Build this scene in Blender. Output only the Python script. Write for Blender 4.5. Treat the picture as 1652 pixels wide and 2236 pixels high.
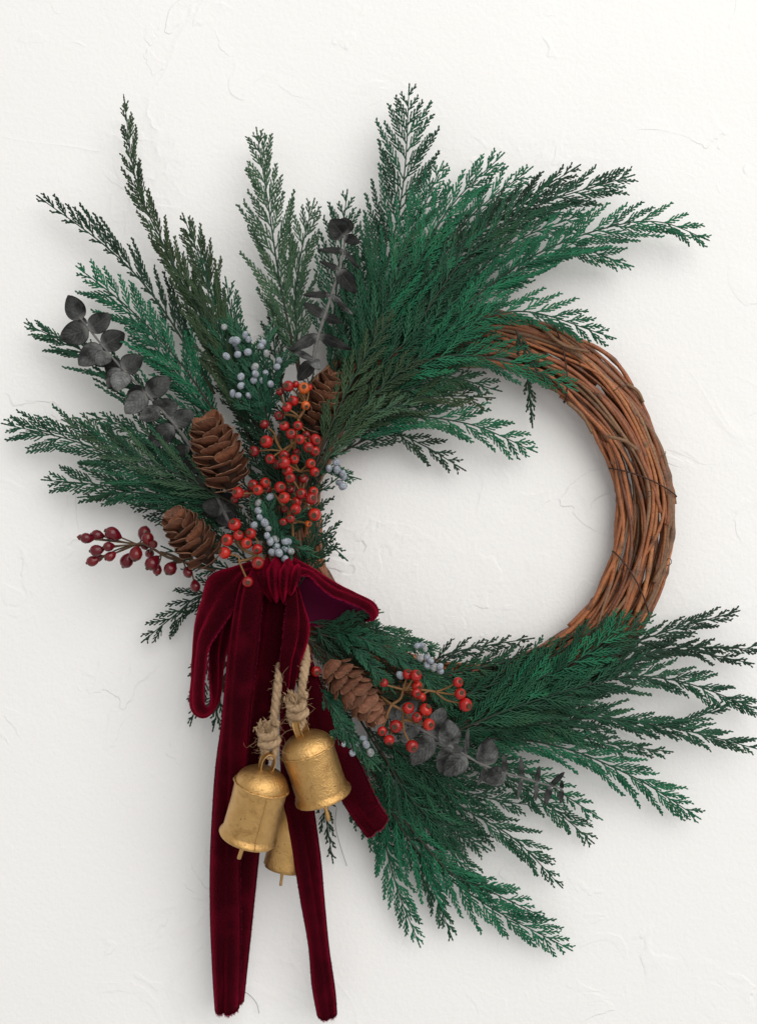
import bpy, math, random
import numpy as np
from mathutils import Vector, Matrix

for o in list(bpy.data.objects):
    bpy.data.objects.remove(o)
SC = bpy.context.scene
C = SC.collection
R = math.radians

# ------------------------------------------------------------------ camera
S = 0.0004          # metres on the wall per photograph unit (photo read as 1652 x 2235 units)
D = 0.92            # camera distance from the wall
cam = bpy.data.cameras.new('camera')
cam.sensor_fit = 'VERTICAL'
cam.sensor_height = 24.0
cam.lens = 24.0 * D / (2235 * S)
cam.clip_start = 0.01
cam.clip_end = 50
camo = bpy.data.objects.new('camera', cam)
camo.location = (0, -D, 0)
camo.rotation_euler = (R(90), 0, 0)
C.objects.link(camo)
SC.camera = camo

# ------------------------------------------------------------------ light
w = bpy.data.worlds.new('World')
SC.world = w
w.use_nodes = True
bg = w.node_tree.nodes['Background']
bg.inputs[0].default_value = (1.0, 0.99, 0.975, 1)
bg.inputs[1].default_value = 0.55


def area(name, loc, target, sx, sy, power, col):
    l = bpy.data.lights.new(name, 'AREA')
    l.shape = 'RECTANGLE'
    l.size, l.size_y = sx, sy
    l.energy = power
    l.color = col
    o = bpy.data.objects.new(name, l)
    o.location = loc
    o.rotation_euler = (Vector(target) - Vector(loc)).to_track_quat('-Z', 'Y').to_euler()
    C.objects.link(o)
    return o


area('window_light', (1.7, -3.2, 1.9), (0.0, 0, 0.0), 4.2, 4.0, 148, (1.0, 0.98, 0.95))

SC.view_settings.view_transform = 'Standard'
SC.view_settings.look = 'None'
SC.view_settings.gamma = 1
SC.view_settings.use_curve_mapping = False
SC.view_settings.exposure = 0.08
SC.render.engine = 'CYCLES'
SC.cycles.max_bounces = 8


# ------------------------------------------------------------------ helpers
HS = 0.76           # everything hangs close to the wall


def at(px, py, h=0.0):
    h = h * HS
    k = (D - h) / D
    return np.array([(px - 826) * S * k, -h, (1117.5 - py) * S * k])


def unit(v):
    v = np.asarray(v, float)
    return v / (np.linalg.norm(v, axis=-1, keepdims=True) + 1e-12)


def spline(P, n):
    """Catmull-Rom through P (any columns), n samples evenly spread by arc length of the first 3 columns."""
    P = np.asarray(P, float)
    if len(P) == 2:
        t = np.linspace(0, 1, n)[:, None]
        return P[0] * (1 - t) + P[1] * t
    Q = np.vstack([2 * P[0] - P[1], P, 2 * P[-1] - P[-2]])
    out = []
    m = 16
    for i in range(1, len(Q) - 2):
        t = np.linspace(0, 1, m, endpoint=False)[:, None]
        a, b, c, d = Q[i - 1], Q[i], Q[i + 1], Q[i + 2]
        out.append(0.5 * (2 * b + (c - a) * t + (2 * a - 5 * b + 4 * c - d) * t ** 2 + (3 * b - a - 3 * c + d) * t ** 3))
    out.append(P[-1:])
    A = np.vstack(out)
    s = np.concatenate([[0], np.cumsum(np.linalg.norm(np.diff(A[:, :3], axis=0), axis=1))])
    q = np.linspace(0, s[-1], n)
    return np.stack([np.interp(q, s, A[:, k]) for k in range(A.shape[1])], 1)


def make_mesh(name, V, F, mats, attrs=None, midx=None, smooth=True):
    V = np.asarray(V, np.float32)
    me = bpy.data.meshes.new(name)
    me.vertices.add(len(V))
    me.vertices.foreach_set('co', V.ravel())
    li, ls, c = [], [], 0
    for f in F:
        f = np.asarray(f, np.int32)
        if len(f) == 0:
            continue
        li.append(f.ravel())
        ls.append(c + np.arange(len(f), dtype=np.int32) * f.shape[1])
        c += f.size
    li = np.concatenate(li)
    ls = np.concatenate(ls)
    me.loops.add(len(li))
    me.loops.foreach_set('vertex_index', li)
    me.polygons.add(len(ls))
    me.polygons.foreach_set('loop_start', ls)
    if smooth:
        me.polygons.foreach_set('use_smooth', np.ones(len(ls), bool))
    for m in (mats if isinstance(mats, (list, tuple)) else [mats]):
        me.materials.append(m)
    if midx is not None:
        me.polygons.foreach_set('material_index', np.asarray(midx, np.int32))
    me.update(calc_edges=True)
    for k, a in (attrs or {}).items():
        at_ = me.attributes.new(k, 'FLOAT', 'POINT')
        at_.data.foreach_set('value', np.asarray(a, np.float32))
    return me


def thing(name, label, cat, loc, group=None):
    o = bpy.data.objects.new(name, None)
    o.empty_display_size = 0.01
    o.location = Vector([float(x) for x in loc])
    o['label'] = label
    o['category'] = cat
    if group:
        o['group'] = group
    C.objects.link(o)
    return o


def base_of(p):
    while p.parent:
        p = p.parent
    return np.array(p.location)


def part(name, parent, V, F, mats, attrs=None, midx=None, kind=None, smooth=True, color=None, label=None):
    """a part whose vertices are given in world space"""
    V = np.asarray(V, float) - base_of(parent)
    o = bpy.data.objects.new(name, make_mesh(name, V, F, mats, attrs, midx, smooth))
    C.objects.link(o)
    o.parent = parent
    if kind:
        o['kind'] = kind
    if label:
        o['label'] = label
    if color is not None:
        o.color = (*color, 1)
    return o


def shared(name, parent, me, M, color=None):
    o = bpy.data.objects.new(name, me)
    C.objects.link(o)
    o.parent = parent
    o.matrix_local = M
    if color is not None:
        o.color = (*color, 1)
    return o


def tubes(P, Rr, N, flat=1.0, sides=4, phase=0.0):
    """batch of tubes: P (B,n,3), Rr (B,n), N (B,3) -> V, quads"""
    B, n, _ = P.shape
    T = unit(np.gradient(P, axis=1))
    Nn = np.broadcast_to(N[:, None, :], P.shape)
    side = unit(np.cross(T, Nn))
    nor = np.cross(side, T)
    a = np.arange(sides) * 2 * math.pi / sides + phase
    V = P[:, :, None, :] + Rr[:, :, None, None] * (np.cos(a)[None, None, :, None] * side[:, :, None, :]
                                                  + flat * np.sin(a)[None, None, :, None] * nor[:, :, None, :])
    b = (np.arange(B) * n * sides)[:, None, None]
    i = (np.arange(n - 1) * sides)[None, :, None]
    j = np.arange(sides)[None, None, :]
    j2 = (j + 1) % sides
    Q = np.stack([b + i + j, b + i + j2, b + i + sides + j2, b + i + sides + j], -1).reshape(-1, 4)
    return V.reshape(-1, 3), Q


def frames(P):
    """parallel-transport normals along a path (n,3)"""
    T = unit(np.gradient(P, axis=0))
    N = np.zeros_like(P)
    v = np.array([0, -1.0, 0])
    if abs(T[0] @ v) > 0.9:
        v = np.array([1.0, 0, 0])
    for i in range(len(P)):
        v = v - T[i] * (v @ T[i])
        v = v / np.linalg.norm(v)
        N[i] = v
    return T, N, np.cross(T, N)


def tube1(P, r, sides=7, cap=True, flat=1.0):
    """one tube with parallel transport frames"""
    P = np.asarray(P, float)
    n = len(P)
    r = np.broadcast_to(np.asarray(r, float), (n,)) if np.ndim(r) < 2 else r
    T, N, Bv = frames(P)
    a = np.arange(sides) * 2 * math.pi / sides
    V = P[:, None, :] + r[:, None, None] * (np.cos(a)[None, :, None] * Bv[:, None, :] + flat * np.sin(a)[None, :, None] * N[:, None, :])
    i = (np.arange(n - 1) * sides)[:, None]
    j = np.arange(sides)[None, :]
    j2 = (j + 1) % sides
    Q = np.stack([i + j, i + j2, i + sides + j2, i + sides + j], -1).reshape(-1, 4)
    V = V.reshape(-1, 3)
    F = [Q]
    if cap:
        V = np.vstack([V, P[0], P[-1]])
        k = np.arange(sides)
        k2 = (k + 1) % sides
        e = (n - 1) * sides
        F.append(np.concatenate([np.stack([k2, k, np.full(sides, n * sides)], 1),
                                 np.stack([e + k, e + k2, np.full(sides, n * sides + 1)], 1)]))
    return V, F


def grid_faces(nu, nv, off=0, flip=False):
    i = np.arange(nu - 1)[:, None] * nv
    j = np.arange(nv - 1)[None, :]
    Q = np.stack([i + j, i + j + 1, i + nv + j + 1, i + nv + j], -1).reshape(-1, 4) + off
    return Q[:, ::-1] if flip else Q


def sheet(P, thick, N=None):
    """a thin two-sided closed sheet from a grid P (nu,nv,3); returns V, F, midx (0 front, 1 back, 0 rim)"""
    nu, nv, _ = P.shape
    du = np.gradient(P, axis=0)
    dv = np.gradient(P, axis=1)
    n = unit(np.cross(du, dv))
    A = P + n * thick / 2
    B = P - n * thick / 2
    V = np.vstack([A.reshape(-1, 3), B.reshape(-1, 3)])
    o = nu * nv
    Fa = grid_faces(nu, nv, 0, True)
    Fb = grid_faces(nu, nv, o, False)
    ring = np.concatenate([np.arange(nv), np.arange(1, nu) * nv + nv - 1, (nu - 1) * nv + np.arange(nv - 2, -1, -1), np.arange(nu - 2, 0, -1) * nv])
    r2 = np.roll(ring, -1)
    Fr = np.stack([ring, r2, r2 + o, ring + o], 1)[:, ::-1]
    midx = np.concatenate([np.zeros(len(Fa)), np.ones(len(Fb)), np.zeros(len(Fr))])
    return V, [np.concatenate([Fa, Fb, Fr])], midx


def lathe(prof, seg=48):
    """profile [(r,z)] around z; open"""
    prof = np.asarray(prof, float)
    a = np.arange(seg) * 2 * math.pi / seg
    V = np.stack([prof[:, None, 0] * np.cos(a), prof[:, None, 0] * np.sin(a), np.broadcast_to(prof[:, None, 1], (len(prof), seg))], -1)
    i = (np.arange(len(prof) - 1) * seg)[:, None]
    j = np.arange(seg)[None, :]
    j2 = (j + 1) % seg
    Q = np.stack([i + j, i + j2, i + seg + j2, i + seg + j], -1).reshape(-1, 4)
    return V.reshape(-1, 3), Q


def axes_matrix(origin, z, up, sx=1, sy=1, sz=1):
    """matrix with local z along z, local x as close to `up` as possible"""
    z = unit(z)
    x = unit(np.asarray(up, float) - z * np.dot(up, z))
    y = np.cross(z, x)
    M = np.eye(4)
    M[:3, 0], M[:3, 1], M[:3, 2], M[:3, 3] = x * sx, y * sy, z * sz, origin
    return Matrix(M.tolist())


def hashnoise(P, seed=0, f=1.0):
    """cheap smooth pseudo noise from sums of sines, P (...,3)"""
    rs = np.random.RandomState(seed)
    out = 0
    for k in range(6):
        d = rs.normal(size=3) * f * (1 + 0.6 * k)
        out = out + np.sin(P @ d + rs.uniform(0, 6.28)) / (1 + 0.6 * k)
    return out / 2.5


# ------------------------------------------------------------------ materials
class NT:
    def __init__(self, name):
        self.m = bpy.data.materials.new(name)
        self.m.use_nodes = True
        self.t = self.m.node_tree
        self.b = self.t.nodes['Principled BSDF']

    def n(self, kind, **kw):
        x = self.t.nodes.new(kind)
        for k, v in kw.items():
            setattr(x, k, v)
        return x

    def l(self, a, b):
        self.t.links.new(a, b)

    def set(self, **kw):
        for k, v in kw.items():
            self.b.inputs[k.replace('_', ' ')].default_value = v

    def coords(self, which='Object'):
        return self.n('ShaderNodeTexCoord').outputs[which]

    def noise(self, scale, detail=3, rough=0.55, vec=None, out='Fac', dist=0.0):
        x = self.n('ShaderNodeTexNoise')
        x.inputs['Scale'].default_value = scale
        x.inputs['Detail'].default_value = detail
        x.inputs['Roughness'].default_value = rough
        x.inputs['Distortion'].default_value = dist
        self.l(vec if vec is not None else self.coords(), x.inputs['Vector'])
        return x.outputs[out]

    def ramp(self, fac, stops):
        x = self.n('ShaderNodeValToRGB')
        e = x.color_ramp.elements
        while len(e) < len(stops):
            e.new(0.5)
        for q, (p, c) in zip(e, stops):
            q.position = p
            q.color = (*c, 1) if len(c) == 3 else c
        self.l(fac, x.inputs[0])
        return x.outputs[0]

    def mix(self, fac, a, b, blend='MIX'):
        x = self.n('ShaderNodeMix', data_type='RGBA', blend_type=blend)
        for s, v in ((x.inputs[0], fac), (x.inputs[6], a), (x.inputs[7], b)):
            if isinstance(v, (int, float)):
                s.default_value = v
            elif isinstance(v, tuple):
                s.default_value = (*v, 1)
            else:
                self.l(v, s)
        return x.outputs[2]

    def math(self, op, a, b=0.0, c=0.0, clamp=False):
        x = self.n('ShaderNodeMath', operation=op, use_clamp=clamp)
        for s, v in zip(x.inputs, (a, b, c)):
            if isinstance(v, (int, float)):
                s.default_value = v
            else:
                self.l(v, s)
        return x.outputs[0]

    def attr(self, name):
        return self.n('ShaderNodeAttribute', attribute_name=name).outputs['Fac']

    def bump(self, h, dist=0.001, strength=1.0, prev=None):
        x = self.n('ShaderNodeBump')
        x.inputs['Strength'].default_value = strength
        x.inputs['Distance'].default_value = dist
        self.l(h, x.inputs['Height'])
        if prev is not None:
            self.l(prev, x.inputs['Normal'])
        return x.outputs[0]

    def color(self, c):
        self.l(c, self.b.inputs['Base Color'])

    def normal(self, c):
        self.l(c, self.b.inputs['Normal'])

    def rand(self):
        return self.n('ShaderNodeObjectInfo').outputs['Random']

    def ocol(self):
        return self.n('ShaderNodeObjectInfo').outputs['Color']


def foliage_mat(name, dark, light, tipc, tip_amt=0.5):
    m = NT(name)
    nz = m.noise(55, 3)
    rnd = m.rand()
    f = m.math('ADD', m.math('MULTIPLY', nz, 1.3), m.math('MULTIPLY', rnd, 0.7))
    f = m.math('SUBTRACT', f, 0.5, clamp=True)
    c = m.mix(f, dark, light)
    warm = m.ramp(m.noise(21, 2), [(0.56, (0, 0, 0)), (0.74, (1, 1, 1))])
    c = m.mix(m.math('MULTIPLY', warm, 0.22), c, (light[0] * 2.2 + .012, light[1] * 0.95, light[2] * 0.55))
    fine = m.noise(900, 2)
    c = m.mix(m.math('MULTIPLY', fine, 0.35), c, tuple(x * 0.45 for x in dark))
    t = m.math('MULTIPLY', m.math('POWER', m.attr('tip'), 3.0), tip_amt)
    c = m.mix(t, c, tipc)
    m.color(c)
    m.set(Roughness=0.45, Specular_IOR_Level=0.22)
    m.normal(m.bump(m.noise(1500, 2), 0.0004, 0.5))
    return m.m


M = {}
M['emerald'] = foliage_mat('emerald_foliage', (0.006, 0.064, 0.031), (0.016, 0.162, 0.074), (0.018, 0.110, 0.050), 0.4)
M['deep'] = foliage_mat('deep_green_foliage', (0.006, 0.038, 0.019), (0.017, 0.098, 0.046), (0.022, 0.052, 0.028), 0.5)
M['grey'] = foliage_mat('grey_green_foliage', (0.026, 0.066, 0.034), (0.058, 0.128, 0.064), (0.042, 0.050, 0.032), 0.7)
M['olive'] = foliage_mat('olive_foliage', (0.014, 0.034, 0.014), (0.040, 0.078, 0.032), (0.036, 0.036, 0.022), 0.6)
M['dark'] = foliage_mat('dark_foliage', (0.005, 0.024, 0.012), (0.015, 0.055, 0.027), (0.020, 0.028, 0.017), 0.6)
M['juniper'] = foliage_mat('juniper_foliage', (0.008, 0.052, 0.033), (0.030, 0.125, 0.066), (0.095, 0.19, 0.075), 0.6)


def mat_stem():
    m = NT('cedar_stem')
    c = m.mix(m.attr('tip'), (0.045, 0.026, 0.016), (0.012, 0.045, 0.028))
    c = m.mix(m.math('MULTIPLY', m.noise(400), 0.5), c, (0.02, 0.018, 0.012))
    m.color(c)
    m.set(Roughness=0.7, Specular_IOR_Level=0.25)
    m.normal(m.bump(m.noise(700), 0.0006, 0.6))
    return m.m


M['stem'] = mat_stem()


def mat_wall():
    m = NT('plaster')
    co = m.coords('Object')
    big = m.noise(2.2, 3, vec=co)
    c = m.ramp(big, [(0.3, (0.80, 0.795, 0.78)), (0.7, (0.835, 0.83, 0.82))])
    m.color(c)
    m.set(Roughness=0.75, Specular_IOR_Level=0.25)
    grain = m.noise(260, 4, 0.6, vec=co)
    mid = m.noise(55, 3, 0.55, vec=co, dist=0.6)
    # trowel marks: thin ridges along noise contour lines, only in patches
    warp = m.noise(7, 3, 0.5, vec=co, dist=0.8)
    ridge = m.math('ABSOLUTE', m.math('SUBTRACT', warp, 0.5))
    ridge = m.ramp(ridge, [(0.0, (1, 1, 1)), (0.020, (0.35, 0.35, 0.35)), (0.045, (0, 0, 0))])
    patch = m.ramp(m.noise(4.3, 2, vec=co), [(0.47, (0, 0, 0)), (0.62, (1, 1, 1))])
    ridge = m.math('MULTIPLY', ridge, patch)
    warp2 = m.noise(16, 3, 0.5, vec=co, dist=1.2)
    lips = m.ramp(warp2, [(0.55, (0, 0, 0)), (0.575, (1, 1, 1)), (0.72, (0.6, 0.6, 0.6))])
    patch2 = m.ramp(m.noise(9.0, 2, vec=co), [(0.5, (0, 0, 0)), (0.64, (1, 1, 1))])
    lips = m.math('MULTIPLY', lips, patch2)
    n1 = m.bump(grain, 0.0009, 0.55)
    n2 = m.bump(mid, 0.0012, 0.30, n1)
    n3 = m.bump(ridge, 0.0010, 0.5, n2)
    n4 = m.bump(lips, 0.0011, 0.55, n3)
    n5 = m.bump(m.noise(5, 2, vec=co), 0.006, 0.3, n4)
    m.normal(n5)
    return m.m


M['wall'] = mat_wall()


def mat_vine():
    m = NT('grapevine_bark')
    c = m.ocol()
    c = m.mix(m.math('MULTIPLY', m.noise(130, 4), 0.65), c, (0.055, 0.020, 0.009))
    sp = m.ramp(m.noise(1100, 2, 0.6), [(0.55, (0, 0, 0)), (0.68, (1, 1, 1))])
    c = m.mix(m.math('MULTIPLY', sp, 0.55), c, (0.035, 0.012, 0.006))
    kn = m.attr('tip')
    c = m.mix(m.math('MULTIPLY', kn, 0.7), c, (0.07, 0.035, 0.02))
    m.color(c)
    m.set(Roughness=0.42, Specular_IOR_Level=0.5)
    n1 = m.bump(m.noise(420, 4, 0.65), 0.0014, 0.8)
    m.normal(n1)
    return m.m


M['vine'] = mat_vine()


def simple(name, c1, c2, scale, rough=0.6, spec=0.3, bump=0.0005, bs=500, metal=0.0):
    m = NT(name)
    m.color(m.mix(m.noise(scale, 3), c1, c2))
    m.set(Roughness=rough, Specular_IOR_Level=spec, Metallic=metal)
    if bump:
        m.normal(m.bump(m.noise(bs, 3), bump, 0.6))
    return m.m


M['wire'] = simple('binding_wire', (0.05, 0.018, 0.012), (0.025, 0.012, 0.010), 200, 0.55)
M['tendril'] = simple('tendril', (0.09, 0.045, 0.025), (0.04, 0.022, 0.015), 200, 0.6)
M['stalk'] = simple('berry_stalk', (0.26, 0.13, 0.045), (0.12, 0.06, 0.025), 250, 0.6)
M['stalkdark'] = simple('rosehip_stalk', (0.10, 0.06, 0.025), (0.05, 0.025, 0.015), 250, 0.6)
M['calyx'] = simple('calyx', (0.035, 0.022, 0.013), (0.10, 0.06, 0.03), 900, 0.8)
M['eucstem'] = simple('eucalyptus_stem', (0.20, 0.195, 0.19), (0.05, 0.048, 0.045), 260, 0.75)
M['core'] = simple('cone_core', (0.03, 0.015, 0.010), (0.05, 0.025, 0.015), 200, 0.8)
M['debris'] = simple('debris', (0.03, 0.025, 0.02), (0.06, 0.05, 0.04), 300, 0.8)
M['jute_fibre'] = simple('jute_fibre', (0.42, 0.29, 0.17), (0.30, 0.19, 0.10), 300, 0.7, bump=0)


def mat_berry():
    m = NT('berry_skin')
    c = m.ocol()
    bl = m.ramp(m.noise(1.6, 4, 0.6), [(0.42, (0, 0, 0)), (0.72, (1, 1, 1))])
    c = m.mix(m.math('MULTIPLY', bl, 0.55), c, (0.16, 0.006, 0.006))
    near = m.math('POWER', m.attr('tip'), 5.0)
    c = m.mix(m.math('MULTIPLY', near, 0.7), c, (0.10, 0.02, 0.01))
    m.color(c)
    m.set(Roughness=0.19, Specular_IOR_Level=0.42)
    m.b.inputs['Subsurface Weight'].default_value = 0.0
    n1 = m.bump(m.noise(2.4, 3, dist=0.5), 0.0009, 0.35)
    m.normal(n1)
    return m.m


M['berry'] = mat_berry()


def mat_bloom():
    m = NT('juniper_berry_skin')
    f = m.ramp(m.noise(3.6, 5, 0.75, dist=0.8), [(0.40, (0.022, 0.026, 0.036)), (0.50, (0.30, 0.33, 0.38)), (0.66, (0.66, 0.68, 0.71))])
    c = m.mix(0.22, f, m.ocol())
    m.color(c)
    m.set(Roughness=0.75, Specular_IOR_Level=0.2)
    m.normal(m.bump(m.noise(4.0, 4, 0.7), 0.0010, 0.8))
    return m.m


M['bloom'] = mat_bloom()


def mat_leaf():
    m = NT('eucalyptus_leaf')
    u, v = m.attr('u'), m.attr('v')
    av = m.math('ABSOLUTE', v)
    blotch = m.noise(75, 4, 0.58)
    f = m.math('ADD', m.math('MULTIPLY', blotch, 1.0), -0.15, clamp=True)
    f = m.ramp(f, [(0.22, (0, 0, 0)), (0.55, (1, 1, 1))])
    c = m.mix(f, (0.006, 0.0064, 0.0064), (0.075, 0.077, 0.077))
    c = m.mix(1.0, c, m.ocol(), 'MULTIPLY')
    # veins: midrib and side veins that run forward
    warp = m.math('MULTIPLY', m.noise(180, 3), 0.16)
    q = m.math('SUBTRACT', m.math('ADD', u, warp), m.math('MULTIPLY', av, 0.42))
    w = m.math('ABSOLUTE', m.math('SUBTRACT', m.math('FRACT', m.math('MULTIPLY', q, 6.0)), 0.5))
    vein = m.ramp(w, [(0.0, (1, 1, 1)), (0.09, (0, 0, 0))])
    net = m.n('ShaderNodeTexVoronoi', feature='DISTANCE_TO_EDGE')
    net.inputs['Scale'].default_value = 420
    m.l(m.coords(), net.inputs['Vector'])
    nv = m.ramp(net.outputs[0], [(0.0, (0.45, 0.45, 0.45)), (0.08, (0, 0, 0))])
    vv = m.math('MAXIMUM', vein, nv)
    c = m.mix(m.math('MULTIPLY', vv, 0.75), c, (0.005, 0.005, 0.005))
    mid = m.ramp(av, [(0.0, (1, 1, 1)), (0.07, (0, 0, 0))])
    c = m.mix(m.math('MULTIPLY', mid, 0.30), c, (0.10, 0.10, 0.095))
    basep = m.ramp(u, [(0.0, (1, 1, 1)), (0.22, (0, 0, 0))])
    c = m.mix(m.math('MULTIPLY', basep, 0.5), c, (0.26, 0.26, 0.25))
    edge = m.ramp(av, [(0.9, (0, 0, 0)), (1.0, (1, 1, 1))])
    c = m.mix(m.math('MULTIPLY', edge, 0.6), c, (0.01, 0.01, 0.01))
    m.color(c)
    m.set(Roughness=0.5, Specular_IOR_Level=0.18)
    n1 = m.bump(vv, 0.0004, 0.6)
    m.normal(m.bump(m.noise(240, 3), 0.0012, 0.5, n1))
    return m.m


M['leaf'] = mat_leaf()


def mat_scale():
    m = NT('cone_scale')
    u = m.attr('u')
    av = m.math('ABSOLUTE', m.attr('v'))
    c = m.mix(m.ramp(m.noise(2.2, 4, 0.65), [(0.32, (0, 0, 0)), (0.68, (1, 1, 1))]), (0.085, 0.032, 0.017), (0.30, 0.130, 0.070))
    c = m.mix(1.0, c, m.ocol(), 'MULTIPLY')
    e = m.math('MAXIMUM', u, av)
    e = m.ramp(e, [(0.86, (0, 0, 0)), (1.0, (1, 1, 1))])
    c = m.mix(m.math('MULTIPLY', e, 0.6), c, (0.36, 0.185, 0.105))
    st = m.n('ShaderNodeTexNoise')
    st.inputs['Scale'].default_value = 1.0
    cx = m.n('ShaderNodeCombineXYZ')
    m.l(m.math('MULTIPLY', u, 2.5), cx.inputs[0])
    m.l(m.math('MULTIPLY', m.attr('v'), 14.0), cx.inputs[1])
    m.l(m.rand(), cx.inputs[2])
    m.l(cx.outputs[0], st.inputs['Vector'])
    st.inputs['Scale'].default_value = 2.0
    c = m.mix(m.math('MULTIPLY', m.ramp(st.outputs['Fac'], [(0.4, (0, 0, 0)), (0.7, (1, 1, 1))]), 0.35), c, (0.03, 0.013, 0.008))
    m.color(c)
    m.set(Roughness=0.6, Specular_IOR_Level=0.35)
    n1 = m.bump(st.outputs['Fac'], 0.0006, 0.6)
    m.normal(m.bump(m.noise(6, 4), 0.0012, 0.7, n1))
    return m.m


M['scale'] = mat_scale()


def mat_velvet():
    m = NT('velvet_pile')
    u, v = m.attr('u'), m.attr('v')
    cx = m.n('ShaderNodeCombineXYZ')
    m.l(m.math('MULTIPLY', u, 900.0), cx.inputs[0])      # u in metres along the ribbon
    m.l(m.math('MULTIPLY', v, 10.0), cx.inputs[1])
    ln = m.n('ShaderNodeTexNoise')
    ln.inputs['Scale'].default_value = 1.0
    ln.inputs['Detail'].default_value = 3
    m.l(cx.outputs[0], ln.inputs['Vector'])
    lines = m.ramp(ln.outputs['Fac'], [(0.35, (0, 0, 0)), (0.7, (1, 1, 1))])
    crush = m.ramp(m.noise(38, 4, 0.6), [(0.48, (0, 0, 0)), (0.72, (1, 1, 1))])
    c = m.mix(m.math('MULTIPLY', lines, 0.45), (0.012, 0.0003, 0.0015), (0.060, 0.0010, 0.006))
    c = m.mix(m.math('MULTIPLY', crush, 0.16), c, (0.19, 0.004, 0.020))
    m.color(c)
    m.set(Roughness=0.9, Specular_IOR_Level=0.03)
    m.b.inputs['Sheen Weight'].default_value = 0.85
    m.b.inputs['Sheen Roughness'].default_value = 0.36
    m.b.inputs['Sheen Tint'].default_value = (0.80, 0.010, 0.070, 1)
    n1 = m.bump(lines, 0.0006, 0.5)
    n2 = m.bump(m.noise(1600, 3), 0.0006, 0.7, n1)
    m.normal(n2)
    return m.m


M['velvet'] = mat_velvet()


def mat_satin():
    m = NT('ribbon_backing')
    u, v = m.attr('u'), m.attr('v')
    wv = m.math('SINE', m.math('MULTIPLY', m.math('ADD', u, m.math('MULTIPLY', v, 0.004)), 7000.0))
    c = m.mix(m.math('MULTIPLY_ADD', wv, 0.3, 0.3), (0.045, 0.0010, 0.012), (0.085, 0.002, 0.026))
    m.color(c)
    m.set(Roughness=0.6, Specular_IOR_Level=0.04)
    m.b.inputs['Sheen Weight'].default_value = 0.08
    m.b.inputs['Sheen Tint'].default_value = (0.5, 0.05, 0.2, 1)
    return m.m


M['satin'] = mat_satin()
M['fringe'] = simple('velvet_fringe', (0.30, 0.008, 0.050), (0.12, 0.003, 0.020), 300, 0.8, 0.1, bump=0)


def mat_gold():
    m = NT('gold_paint')
    nz = m.noise(120, 4, 0.6)
    c = m.mix(nz, (0.44, 0.245, 0.078), (0.66, 0.415, 0.165))
    rust = m.ramp(m.noise(70, 5, 0.7, dist=0.5), [(0.52, (0, 0, 0)), (0.74, (1, 1, 1))])
    c = m.mix(m.math('MULTIPLY', rust, 0.75), c, (0.24, 0.115, 0.035))
    pit = m.n('ShaderNodeTexVoronoi')
    pit.inputs['Scale'].default_value = 300
    m.l(m.coords(), pit.inputs['Vector'])
    pits = m.ramp(pit.outputs['Distance'], [(0.10, (1, 1, 1)), (0.20, (0, 0, 0))])
    where = m.ramp(m.noise(90, 2), [(0.52, (0, 0, 0)), (0.62, (1, 1, 1))])
    pits = m.math('MULTIPLY', pits, where)
    c = m.mix(m.math('MULTIPLY', pits, 0.85), c, (0.07, 0.035, 0.015))
    m.color(c)
    m.set(Metallic=0.90, Specular_IOR_Level=0.4)
    m.l(m.ramp(m.noise(200, 3), [(0.3, (0.27, 0.27, 0.27)), (0.7, (0.42, 0.42, 0.42))]), m.b.inputs['Roughness'])
    n1 = m.bump(m.noise(620, 4, 0.65), 0.0011, 0.6)
    n2 = m.bump(m.noise(45, 2), 0.003, 0.35, n1)
    n3 = m.bump(m.math('SUBTRACT', 1.0, pits), 0.0008, 0.5, n2)
    m.normal(n3)
    return m.m


M['gold'] = mat_gold()


def mat_jute():
    m = NT('jute')
    c = m.mix(m.noise(220, 4, 0.65), (0.26, 0.165, 0.092), (0.56, 0.40, 0.25))
    m.color(c)
    m.set(Roughness=0.85, Specular_IOR_Level=0.15)
    cx = m.n('ShaderNodeCombineXYZ')
    m.l(m.math('MULTIPLY', m.attr('u'), 260.0), cx.inputs[0])
    m.l(m.math('MULTIPLY', m.attr('v'), 5.0), cx.inputs[1])
    n = m.n('ShaderNodeTexNoise')
    n.inputs['Scale'].default_value = 1.0
    n.inputs['Detail'].default_value = 4
    m.l(cx.outputs[0], n.inputs['Vector'])
    m.normal(m.bump(n.outputs['Fac'], 0.0016, 0.8))
    return m.m


M['jute'] = mat_jute()

# ------------------------------------------------------------------ wall
wv = np.array([[-2, 0, -2], [2, 0, -2], [2, 0, 2], [-2, 0, 2]], float)
wall = bpy.data.objects.new('wall', make_mesh('wall', wv, [np.array([[0, 1, 2, 3]])], M['wall']))
wall['kind'] = 'structure'
C.objects.link(wall)

# ------------------------------------------------------------------ grapevine wreath
RC = (1022, 1126)
RH = 0.030
ring_c = at(*RC, RH)
ring_R = 391 * S * (D - RH) / D
TUBE = 63 * S * (D - RH) / D


def ring_point(th, a, b):
    """th from the right, counter-clockwise; a radial offset, b offset towards the camera"""
    r = ring_R + a
    return np.stack([ring_c[0] + r * np.cos(th), ring_c[1] - b, ring_c[2] + r * np.sin(th) * 1.0], -1)


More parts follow.
